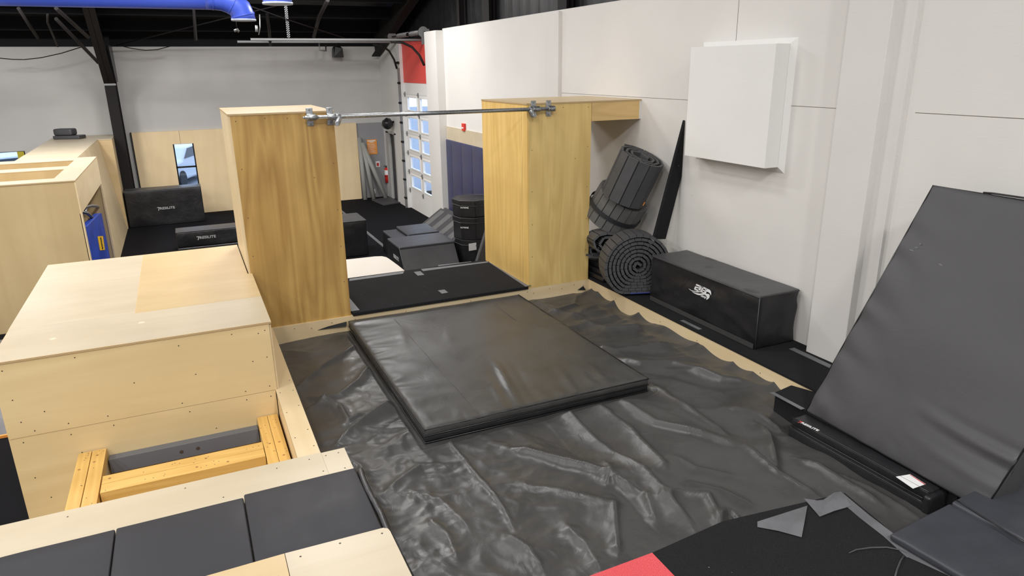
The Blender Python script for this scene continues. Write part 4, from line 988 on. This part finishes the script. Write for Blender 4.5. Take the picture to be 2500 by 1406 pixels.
t = trap('foam_block', 3.44, 4.55, 12.6, 13.43, -.30, .69, .25, 'dark trapezoid foam block nearest behind the black floor mat')
b = B(); text(b, 'RESILITE', .10, ox(967, 629, 3.432), (0, -1, 0), (0, 0, 1), .001, 0, .03); b.build('logo', 'silverlogo', t)
trap('foam_block', 4.12, 4.80, 14.3, 15.2, -.475, .5, .5, 'slate topped foam step behind the nearest trapezoid block')
trap('foam_block', 3.80, 4.10, 14.35, 15.2, -.54, .3, .3, 'lowest dark foam step, left of the slate topped step')
# leaning folding mat with stripes
lf = thing('folding_mat', (5.3, 15.4, ZF), 'striped dark folding mat leaning low against the wall by the garage door', 'mat')
pa, pb_ = V((5.70, 0, -.382)), V((4.72, 0, -1.04))
dn = (pb_-pa).normalized(); LL = (pb_-pa).length
ys = [16.54, 15.99, 15.44, 14.89, 14.34]
for i in range(4):
    T = frameM((pa.x, ys[i+1]+.012, pa.z), dn, (0, 1, 0), V(dn).cross(V((0, 1, 0))))
    nz = V(dn).cross(V((0, 1, 0)));
    B().rbox((LL, ys[i]-ys[i+1]-.024, .05), T, .012, .2).build('panel', 'vinyl_grey', lf)
    T2 = frameM(V((pa.x, ys[i+1]+.14, pa.z))+dn*.12-nz*.003 if nz.z < 0 else V((pa.x, ys[i+1]+.14, pa.z))+dn*.12+nz*.051, dn, (0, 1, 0), nz)
    B().box(0, LL-.3, 0, ys[i]-ys[i+1]-.28, 0, .002, T=T2).build('grey_stripe', 'foam_light', lf)
# octagon stack
def octagon(z0, z1, R, cx, cy, label, logo_z=None, card=False, rim=True):
    t = thing('octagon_block', (cx, cy, z0), label, 'foam block', 'octagonal foam blocks stacked behind the right tower')
    off = math.radians(22.5+8)
    def ring(r, z): return [V((cx+r*math.cos(off+i*math.pi/4), cy+r*math.sin(off+i*math.pi/4), z)) for i in range(8)]
    b = B(); b.quadbox(ring(R, z0+.004), (0, 0, z1-z0-.01)); b.build('body', 'vinyl', t, bevel=.02)
    if rim:
        b = B(); b.quadbox(ring(R+.012, z1-.10), (0, 0, .10)); b.build('lid', 'vinyl', t, bevel=.015)
        b = B(); rr = ring(R+.014, z1-.10); b.tube(rr, .007, 5, closed=True); rr = ring(R+.012, z1-.004); b.tube(rr, .007, 5, closed=True); b.build('piping', 'seam', t)
    pv = ring(R, 0); return t, pv
ocx, ocy, OR = 5.0, 12.72, .39
t, pv = octagon(.165, .50, OR, ocx, ocy, 'top octagonal black block of the stack behind the right tower')
t_b, _ = octagon(-.285, .165, OR, ocx, ocy, 'middle octagonal black block of the stack behind the right tower')
t_c, _ = octagon(ZF, -.285, OR-.03, ocx, ocy, 'bottom octagonal black block with a white label, lowest of the stack')
def oct_face(px, py, r=OR):
    # point on the octagon face hit by the line of sight, with face direction
    d = ray(px, py); best = None; off = math.radians(22.5+8); ap = r*math.cos(math.pi/8)
    for i in range(8):
        a_ = off+(i+.5)*math.pi/4; n_ = V((math.cos(a_), math.sin(a_), 0))
        den = d.dot(n_)
        if den >= 0: continue
        tt = (V((ocx, ocy, 0))+n_*ap-V((EYE.x, EYE.y, 0))).dot(n_)/den
        p = EYE+d*tt; off2 = p-V((ocx, ocy, p.z))-n_*ap
        w = V((-n_.y, n_.x, 0)); k = abs(off2.dot(w))
        if k <= r*math.sin(math.pi/8)+.08: best = (p, n_, w)
    return best
for (px, py, tt) in ((1135, 506.5, t), (1135, 555, t_b)):
    r_ = oct_face(px, py)
    if r_:
        p, n_, w = r_; b = B(); ux = w if w.x < 0 else -w
        resilite(b, p+n_*.012, ux, V((0, 0, -1)), .17); b.build('logo', 'logo', tt)
r_ = oct_face(1153, 602, OR-.03)
if r_:
    p, n_, w = r_; b = B(); h = .085
    b.quadbox([p+n_*.012+w*h*s1+V((0, 0, 1))*h*.85*s2 for s1, s2 in ((-1, -1), (1, -1), (1, 1), (-1, 1))], n_*.002); b.build('care_label', 'white', t_c)
# mat leaning behind the right tower
b = B(); q = [oy(1163, 643, 11.3), oy(1198, 530, 11.3), oy(1198, 530, 11.3)+V((.9, 0, -.05)), oy(1163, 643, 11.3)+V((.9, 0, -.6)), oy(1163, 643, 11.3)+V((-.22, 0, -.60))]
b.quadbox(q, (0, .10, 0)); tag(b.build('gym_mat', 'vinyl_grey', bevel=.02), 'dark mat standing tilted right behind the right tower base', 'mat')
# panel mat on the floor by the entry door
b = B(); q = Q(ZF+.04, (907, 487), (952, 480), (978, 493), (937, 500)); b.quadbox([V((p.x, p.y, ZF+.002)) for p in q], (0, 0, .04))
tag(b.build('floor_mat', 'vinyl_grey', bevel=.01), 'small charcoal mat on the floor in front of the entry door', 'mat')
# navy wall pads and plywood strip
ys = [16.33, 15.95, 15.29, 14.63, 13.98, 13.33, 12.68]
for i in range(6):
    b = B(); L = ys[i]-ys[i+1]-.012
    b.rbox((.05, L, 2.33), frameM((XW-.055, ys[i+1]+.006, ZF+.01), (1, 0, 0), (0, 1, 0), (0, 0, 1)), .02, .25)
    tag(b.build('wall_pad', 'navy'), 'navy blue padded panel on the white wall between the garage door and right tower', 'wall pad', 'navy wall pads')
tag(B().box(XW-.02, XW-.001, 11.2, 16.33, 1.29, 1.60, 0).build('plywood_strip', 'ply_pale'), 'pale plywood strip on the wall above the navy pads', 'plywood')
fa = thing('fire_alarm', (XW, 15.15, 1.6), 'small red fire alarm pull on the white wall above the navy pads', 'alarm')
B().box(XW-.05, XW-.001, 15.07, 15.23, 1.57, 1.74).build('housing', 'red', fa, bevel=.01); B().box(XW-.056, XW-.048, 15.10, 15.20, 1.63, 1.655).build('pull_bar', 'white', fa)
# far plywood sheets
xs = [-1.30, -.10, 1.13, 2.36, 3.60, 4.96]
labs = ['plywood wall sheet left of the tall window on the far wall', 'plywood wall sheet right of the tall window on the far wall', 'plywood wall sheet mostly hidden behind the left tower', 'plywood wall sheet on the far wall, second from the grey pipes', 'plywood wall sheet on the far wall next to the grey pipes']
for i in range(5):
    b = B().holes(xs[i]+.003, xs[i+1]-.003, ZF, 1.34, [W1], lambda u, w, t: V((u, YF-.08+t, w)), .075)
    if i == 2: pass
    tag(b.build('plywood_sheet', 'far_ply'), labs[i], 'plywood')
tag(B().box(-1.33, -1.30, YF-.09, YF-.001, ZF, 1.35).build('edge_batten', 'frame_black'), 'thin black batten on the left edge of the far plywood sheets', 'batten')
# things on the grey panel
po = thing('poster', (5.4, YF-.03, .34), 'orange notice poster on the grey panel by the entry door', 'poster')
a = oy(895, 341, YF-.03); c = oy(921, 376, YF-.03)
B().box(a.x, c.x+.01, YF-.035, YF-.021, c.z, a.z).build('sheet', 'orange', po)
b = B(); w = c.x-a.x; h = a.z-c.z
b.box(a.x+w*.10, a.x+w*.90, YF-.038, YF-.035, a.z-h*.13, a.z-h*.06); b.box(a.x+w*.3, a.x+w*.7, YF-.038, YF-.035, a.z-h*.20, a.z-h*.16)
random.seed(5)
for i in range(11): zz = a.z-h*(.28+.06*i); b.box(a.x+w*.08, a.x+w*(random.uniform(.55, .92)), YF-.037, YF-.035, zz-h*.012, zz)
b.build('text_lines', 'white', po)
sg = thing('safety_sign', (5.53, YF-.03, -.08), 'small square red and white sign above the fire extinguisher', 'sign')
a = oy(917, 394, YF-.03); c = oy(928, 407, YF-.03)
B().box(a.x, c.x, YF-.03, YF-.021, c.z, a.z).build('plate', 'white', sg); B().box(a.x+.03, c.x-.03, YF-.033, YF-.03, c.z+.03, a.z-.05).build('symbol', 'logored', sg)
fe = thing('fire_extinguisher', (5.62, YF-.15, -.6), 'red fire extinguisher hanging on the grey wall panel', 'fire extinguisher')
ex = oy(945, 428, YF-.13); X_, Y_ = ex.x, YF-.12; zb, zt2 = oy(945, 445, YF-.12).z, oy(943, 409, YF-.12).z
b = B(); b.cyl((X_, Y_, zb), (X_, Y_, zt2-.06), .075, 18); b.cyl((X_, Y_, zt2-.06), (X_, Y_, zt2), .075, 18, r2=.03); b.build('cylinder', 'red', fe)
B().cyl((X_, Y_, zt2), (X_, Y_, zt2+.05), .02, 8).box(X_-.08, X_+.02, Y_-.015, Y_+.015, zt2+.04, zt2+.06).build('valve', 'ink', fe)
B().tube([(X_+.02, Y_, zt2+.04), (X_+.09, Y_, zt2-.03), (X_+.085, Y_, zt2-.2)], .012, 6).build('hose', 'ink', fe)
B().cyl((X_, Y_, zb+.25), (X_, Y_, zb+.40), .0765, 18, caps=False).build('label_band', 'white', fe)
B().cyl((X_, Y_, zb+.19), (X_, Y_, zb+.21), .079, 18).build('retaining_band', 'ink', fe)
ou = oy(914, 467, YF-.03); oo = B().box(ou.x-.035, ou.x+.035, YF-.03, YF-.02, ou.z-.07, ou.z+.07); tag(oo.build('power_outlet', 'white', bevel=.004), 'white power outlet low on the grey panel between the pipes', 'outlet')
for (p, q, lab) in (((877, 336), (892, 485), 'grey foam pipe leaning on the far wall next to the plywood'), ((885, 348), (913, 486), 'grey foam pipe leaning in the middle of the three'), ((884, 350), (943, 484), 'grey foam pipe leaning furthest towards the entry door')):
    a = oy(*p, YF-.12-.15*(q[0] > 930)-.12*(q[0] == 913)); c = oy(*q, YF-.40-.15*(q[0] > 930)); c.z = ZF+.01
    tag(B().cyl(c, a, .068, 16).build('foam_pipe', 'pipe_grey'), lab, 'pipe')
# black ball shaped lamp/fan at the corner
bf = thing('wall_fan', (XW-.2, 21.6, 1.35), 'black round wrapped fan fixed near the top of the entry door', 'fan')
ce = ox(946, 302, XW-.2); b = B(); ns_ = 14
vs = []; fs = []
for i in range(ns_+1):
    for j in range(20):
        th_ = math.pi*i/ns_; ph_ = 2*math.pi*j/20; d = V((math.sin(th_)*math.cos(ph_), math.sin(th_)*math.sin(ph_), math.cos(th_))); r = .165*(1+.18*noise.noise(d*2.2)); vs.append(ce+d*r)
for i in range(ns_):
    for j in range(20): fs.append([i*20+j, i*20+(j+1) % 20, (i+1)*20+(j+1) % 20, (i+1)*20+j])
b.add(vs, fs, 0, True); b.build('wrapped_body', 'vinyl', bf); B().cyl(ce, (XW, ce.y, ce.z+.05), .03, 8).build('bracket', 'steel_black', bf)
# speaker
spk = thing('loudspeaker', (4.5, YF-.3, 3.3), 'black loudspeaker hanging high on the far wall', 'loudspeaker')
a = oy(811, 116, YF-.3); c = oy(838, 140, YF-.3)
B().quadbox([(a.x, YF-.40, c.z), (a.x+.02, YF-.40, a.z-.02), (a.x+.07, YF-.34, a.z+.03), (c.x-.07, YF-.34, a.z+.03), (c.x-.02, YF-.40, a.z-.02), (c.x, YF-.40, c.z)], (0, .26, 0)).build('cabinet', 'frame_black', spk, bevel=.01)
B().cyl(((a.x+c.x)/2, YF-.2, a.z), ((a.x+c.x)/2, YF-.2, 3.75), .02, 8).build('bracket', 'steel_black', spk)

# ================================================================== STEEL, DUCTS, DOOR TRACKS
cf = thing('steel_column', (-1.52, 21.3, ZF), 'black steel frame column with sloping haunch near the far wall', 'column')
def colpoly(name, pts, x0, x1, mat='steel_black'):
    return B().quadbox([V((x0, y, z)) for y, z in pts], (x1-x0, 0, 0)).build(name, mat, cf)
B().box(-1.68, -1.43, 21.52, 21.54, ZF, 2.68).build('inner_flange', 'steel_black', cf)
B().box(-1.565, -1.55, 21.54, 22.2, ZF, 2.68).build('web', 'steel_black', cf); B().box(-1.68, -1.43, 22.2, 22.22, ZF, 3.9).build('outer_flange', 'steel_black', cf)
B().quadbox([V((-1.68, 21.52, 2.66)), V((-1.43, 21.52, 2.66)), V((-1.43, 19.45, 4.36)), V((-1.68, 19.45, 4.36))], (0, .02, .015)).build('haunch_flange', 'steel_black', cf)
colpoly('haunch_web', [(21.52, 2.66), (19.45, 4.36), (19.4, 4.75), (22.2, 4.1), (22.2, 2.66)], -1.565, -1.55)
B().quadbox([V((-1.68, 19.45, 4.36)), V((-1.43, 19.45, 4.36)), V((-1.43, -8.9, 9.9)), V((-1.68, -8.9, 9.9))], (0, 0, .02)).build('rafter_flange', 'steel_black', cf)
B().box(-1.70, -1.41, 21.50, 21.56, 2.62, 2.67).build('splice_plate', 'galv_dull', cf)
B().quadbox([(-1.44, 21.55, 2.70), (-1.44, 22.2, 2.70), (-1.44, 22.2, 3.6), (-1.44, 20.9, 3.6)], (.05, 0, 0)).build('wrapped_bundle', 'vinyl', cf)
ef = thing('steel_rafter', (5.95, 20, 3.2), 'black end frame rafter rising along the right wall above the garage door', 'rafter')
B().quadbox([V((5.55, 22.1, 3.3)), V((5.80, 22.1, 3.3)), V((5.80, 15.5, 5.3)), V((5.55, 15.5, 5.3))], (0, 0, .03)).build('flange', 'steel_black', ef)
B().quadbox([V((5.67, 22.1, 3.3)), V((5.67, 22.3, 4.1)), V((5.67, 15.5, 5.5)), V((5.67, 15.5, 5.3))], (.015, 0, 0)).build('web', 'steel_black', ef)
for yc, lab in ((15.6, 'thin black post against the black upper wall, beside the garage door corner'), (14.0, 'wide black post against the black upper wall'), (10.8, 'black post above the white batten on the right wall')):
    t = thing('steel_post', (6.0, yc, 3.8), lab, 'post'); w = .14 if yc > 15 else .3; zp = RZ(yc)+.35
    B().box(5.93, 5.94, yc-w/2, yc+w/2, 3.83, zp).box(6.05, 6.06, yc-w/2, yc+w/2, 3.83, zp).box(5.94, 6.05, yc-.01, yc+.01, 3.83, zp).build('post', 'steel_black', t)
# purlins
pur = None
yy = 21.6; i = 0
while yy > 3:
    z = RZ(yy)+.30
    if pur is None:
        pur = B().box(-15.8, 6.0, yy-.01, yy+.01, z-.22, z+.10).box(-15.8, 6.0, yy-.09, yy, z-.22, z-.205).build('roof_purlin', 'purlin')
        tag(pur, 'black roof purlin running across under the dark roof', 'purlin', 'roof purlins'); y_0, z_0, l0 = yy, z, pur.location.copy()
    else:
        c = pur.copy(); COL.objects.link(c); c.location = l0+V((0, yy-y_0, z-z_0))
    yy -= 1.45
def rod(pts, r, name, label, cat, mat='steel_black', seg=8):
    return tag(B().tube(pts, r, seg).build(name, mat), label, cat)
rod([oy(284, 111, 21.8), oy(480, 62, 20.), oy(700, 8, 18.)], .014, 'brace_rod', 'thin brace rod rising right behind the duct elbow', 'brace')
rod([oy(597, 10, 17.), oy(702, 48, 18.), oy(845, 94, 19.)], .014, 'brace_rod', 'thin brace rod falling right behind the garage door track', 'brace')
rod([oy(45, 20, 18.), oy(92, 93, 18.8)], .035, 'strut', 'short black strut at the far left under the duct', 'strut')
rod([oy(116, 35, 18.), oy(116, 55, 18.3), oy(141, 113, 19.5)], .022, 'strut', 'bent thin black strut left of the column brace', 'strut')
rod([oy(137, 46, 18.5), oy(240, 153, 20.4)], .04, 'knee_brace', 'long black knee brace meeting the column haunch', 'brace')
rod([oy(137, 20, 17.5), oy(216, 91, 18.9)], .04, 'knee_brace', 'upper short black knee brace above the longer one', 'brace')
rod([oy(473, 22, 19.), oy(478, 98, 19.5), oy(484, 98, 19.5)], .038, 'sprinkler_drop', 'black sprinkler drop pipe under the blue duct', 'pipe')
rod([oy(652, 35, 19.), oy(657, 70, 19.5), oy(660, 110, 20.5)], .04, 'strut', 'black strut left of the perforated hanger', 'strut')
rod([oy(800, 0, 17.), oy(779, 42, 18.), oy(766, 90, 19.5)], .045, 'strut', 'black strut slanting down to the door track, right of the perforated hanger', 'strut')
rod([oy(577, 50, 15.2), oy(578, 70, 15.2)], .006, 'hanging_cord', 'thin cord hanging from the duct elbow', 'cord')
tag(B().cyl(oy(572, 76, 15.2), oy(582, 72, 15.2), .025, 8).tube([oy(580, 72, 15.2), oy(584, 75, 15.2), oy(581, 79, 15.2)], .01, 6).build('fire_sprinkler', 'galv_dull'), 'small sprinkler head hanging below the duct elbow', 'sprinkler')
tag(B().cyl(oy(627, 78, 17), oy(626, 62, 17), .03, 8).tube([oy(634, 35, 17), oy(635, 66, 17), oy(632, 85, 17)], .012, 6).build('fire_sprinkler', 'galv_dull'), 'small fitting hanging left of the second blue duct', 'sprinkler')
rod([oy(779, 104, 21.5), oy(780, 123, 21.5), oy(796, 124, 21.5), oy(795, 108, 21.8)], .022, 'pipe_bend', 'short galvanised pipe bend beside the loudspeaker', 'pipe', 'galv_dull')
rod([oy(0, 142, 21.5)]+[oy(x, y, 21.5) for x, y in ((30, 145), (60, 145.5), (100, 141), (150, 130), (198, 115))], .011, 'cable', 'black cable sagging along the far wall at left', 'cable')
rod([oy(x, y, 21.5) for x, y in ((296, 112), (320, 118), (355, 123), (385, 121), (415, 113))], .011, 'cable', 'black cable sagging right of the steel column', 'cable')
# ducts
def duct_path(pts, r, seg=32):
    b = B(); b.tube(pts, r, seg); return b
YD = 15.0; rD = .215
zd = oy(300, 20, YD).z+rD; e = oy(592, 51, YD)
d1 = thing('air_duct', (-2, YD, 3.9), 'long blue round air duct with a downward elbow at top left', 'duct')
px_ = [V((-12, YD, zd)), V((-6, YD, zd)), V((e.x-.62, YD, zd))]
B().tube(px_, rD, 36).build('main_pipe', 'duct', d1)
ang = [0, 22, 45, 67, 90]; R0_ = .50; cx = e.x-R0_+.02; pts = [V((e.x-.64, YD, zd))]
for a_ in ang: pts.append(V((cx+R0_*math.sin(math.radians(a_))-.0, YD, zd-R0_*(1-math.cos(math.radians(a_)))*.62)))
pts.append(V((pts[-1].x+.005, YD, e.z+.02)))
B().tube(pts, [rD]*len(pts), 36).build('elbow', 'duct', d1)
rb_ = B()
for k in (1, 3, 5): 
    c = pts[k]; d = (pts[min(k+1, len(pts)-1)]-pts[k-1]).normalized(); rb_.cyl(c-d*.012, c+d*.012, rD+.008, 36)
rb_.build('seam_ring', 'duct', d1); B().cyl(pts[-1]-V((0, 0, .02)), pts[-1]+V((0, 0, .01)), rD+.010, 36).build('mouth_rim', 'duct_edge', d1)
e = oy(678, 8, 13.0); d2 = thing('air_duct', (e.x, 13, e.z), 'open lower end of a second blue duct at the top edge', 'duct')
B().cyl((e.x, 13.0, e.z), (e.x, 13.0, 5.5), .235, 36).build('main_pipe', 'duct', d2); B().cyl((e.x, 13.0, e.z-.02), (e.x, 13.0, e.z+.01), .245, 36).build('mouth_rim', 'duct_edge', d2)
# garage door tracks
gt_ = thing('door_track', (3.7, 18.1, 3.6), 'near horizontal galvanised garage door track with curved end', 'track')
z3 = 3.635
B().box(1.72, 5.85, 18.03, 18.08, z3-.035, z3-.025).box(1.72, 5.85, 18.03, 18.035, z3-.035, z3+.03).box(1.72, 5.85, 18.03, 18.08, z3+.022, z3+.03).build('rail', 'galv_dull', gt_)
a_ = [ox(1040, 97, 5.6), ]
cv = [V((5.05, 18.05, z3-.05)), V((5.35, 18.05, z3-.07)), V((5.58, 18.02, z3-.18)), V((5.74, 17.95, z3-.38)), V((5.80, 17.8, z3-.62))]
B().tube(cv, .03, 8).build('curved_track', 'steel_black', gt_)
B().box(5.80, 5.84, 17.56, 17.62, ZF, z3-.6).build('vertical_track', 'galv_dull', gt_)
gt2 = thing('door_track', (3.7, 20.3, 3.6), 'far horizontal garage door track, lower and darker in view', 'track')
B().box(1.60, 5.85, 20.26, 20.32, z3-.01, z3+.0).box(1.60, 5.85, 20.26, 20.265, z3-.01, z3+.05).build('rail', 'galv_dull', gt2)
B().tube([V((5.15, 20.3, z3-.04)), V((5.42, 20.3, z3-.08)), V((5.60, 20.28, z3-.22)), V((5.72, 20.25, z3-.45)), V((5.77, 20.2, z3-.7))], .03, 8).build('curved_track', 'steel_black', gt2)
B().box(5.77, 5.83, 20.12, 20.18, ZF, z3-.68).build('vertical_track', 'galv_dull', gt2)
tr_ = B()
for i in range(8): tr_.cyl((5.79, 20.10, ZF+.3+.55*i), (5.79, 20.22, ZF+.3+.55*i), .035, 8)
tr_.build('roller', 'steel_black', gt2)
hg = thing('hanger_strut', (2.3, 18.05, 3.6), 'perforated steel angle hanging the near garage door track', 'hanger')
ht, hbm = oy(697, 10, 18.05), oy(705, 93, 18.05)
b = B(); d = (ht-hbm).normalized(); sdv = V((0, 1, 0)).cross(d).normalized(); L = (ht-hbm).length+.8; off_ = sdv*.03
N_ = 34
for i in range(N_):
    z0_, z1_ = L*i/N_, L*(i+1)/N_
    T = frameM(hbm, sdv, (0, 1, 0), d)
    b.box(-.035, -.010, 0, .004, z0_, z1_, 0, T); b.box(.010, .035, 0, .004, z0_, z1_, 0, T); b.box(-.035, .035, 0, .004, z0_, z0_+(z1_-z0_)*.45, 0, T)
b.build('angle', 'galv', hg)
# torsion springs and drums
tsn = thing('spring_shaft', (5.6, 18.8, 3.8), 'torsion spring shaft with drums above the garage door', 'spring')
zs = 3.79; xs_ = 5.69
B().cyl((xs_, 17.3, zs), (xs_, 20.5, zs), .02, 10).build('shaft', 'steel_black', tsn)
for (ya_, yb_) in ((17.65, 18.45), (18.7, 19.6)):
    pts = [V((xs_+.055*math.cos(k*.8), ya_+(yb_-ya_)*k/150, zs+.055*math.sin(k*.8))) for k in range(151)]
    B().tube(pts, .012, 5).build('torsion_spring', 'galv_dull', tsn)
for yk in (17.45, 20.25): B().cyl((xs_, yk-.05, zs), (xs_, yk+.05, zs), .11, 20).cyl((xs_, yk-.06, zs), (xs_, yk-.05, zs), .13, 20).build('cable_drum', 'galv_dull', tsn)
B().box(5.62, 5.82, 17.32, 17.36, 3.5, 3.86).build('end_bracket', 'galv_dull', tsn)

# ================================================================== LIGHT
def area(loc, w, h, power, col=(1, .96, .90), rot=(0, 0, 0)):
    ld = bpy.data.lights.new('unseen_ceiling_light', 'AREA'); ld.shape = 'RECTANGLE'; ld.size = w; ld.size_y = h; ld.energy = power; ld.color = col
    o = bpy.data.objects.new('unseen_ceiling_light', ld); COL.objects.link(o); o.location = loc; o.rotation_euler = rot; return o
LG = [(2.0, 2.2, 75), (2.0, 7.4, 95), (1.4, 12.4, 220), (3.7, 15.6, 150), (.6, 16.6, 170), (-2.6, 4.6, 90), (-2.6, 10.0, 190), (-3.5, 16.5, 260), (-7.5, 2, 330), (-7.5, 8, 260), (-7.5, 14, 260), (-2.6, -3.5, 450), (1.9, -4.5, 580), (-6, -5, 420), (-11, 5, 300)]  # unseen lamps; those behind the camera added to brighten faces turned to it
for (x, y, p) in LG: area((x, y, RZ(y)-.06), .7, 1.5, p, (1, .98, .955))
w = bpy.data.worlds.new('World'); SC.world = w; w.use_nodes = True
w.node_tree.nodes['Background'].inputs[0].default_value = (.50, .68, 1.0, 1); w.node_tree.nodes['Background'].inputs[1].default_value = 2.6
SC.view_settings.view_transform = 'Standard'; SC.view_settings.look = 'None'; SC.view_settings.gamma = 1; SC.view_settings.exposure = .13
SC.view_settings.use_curve_mapping = False
SC.cycles.max_bounces = 6
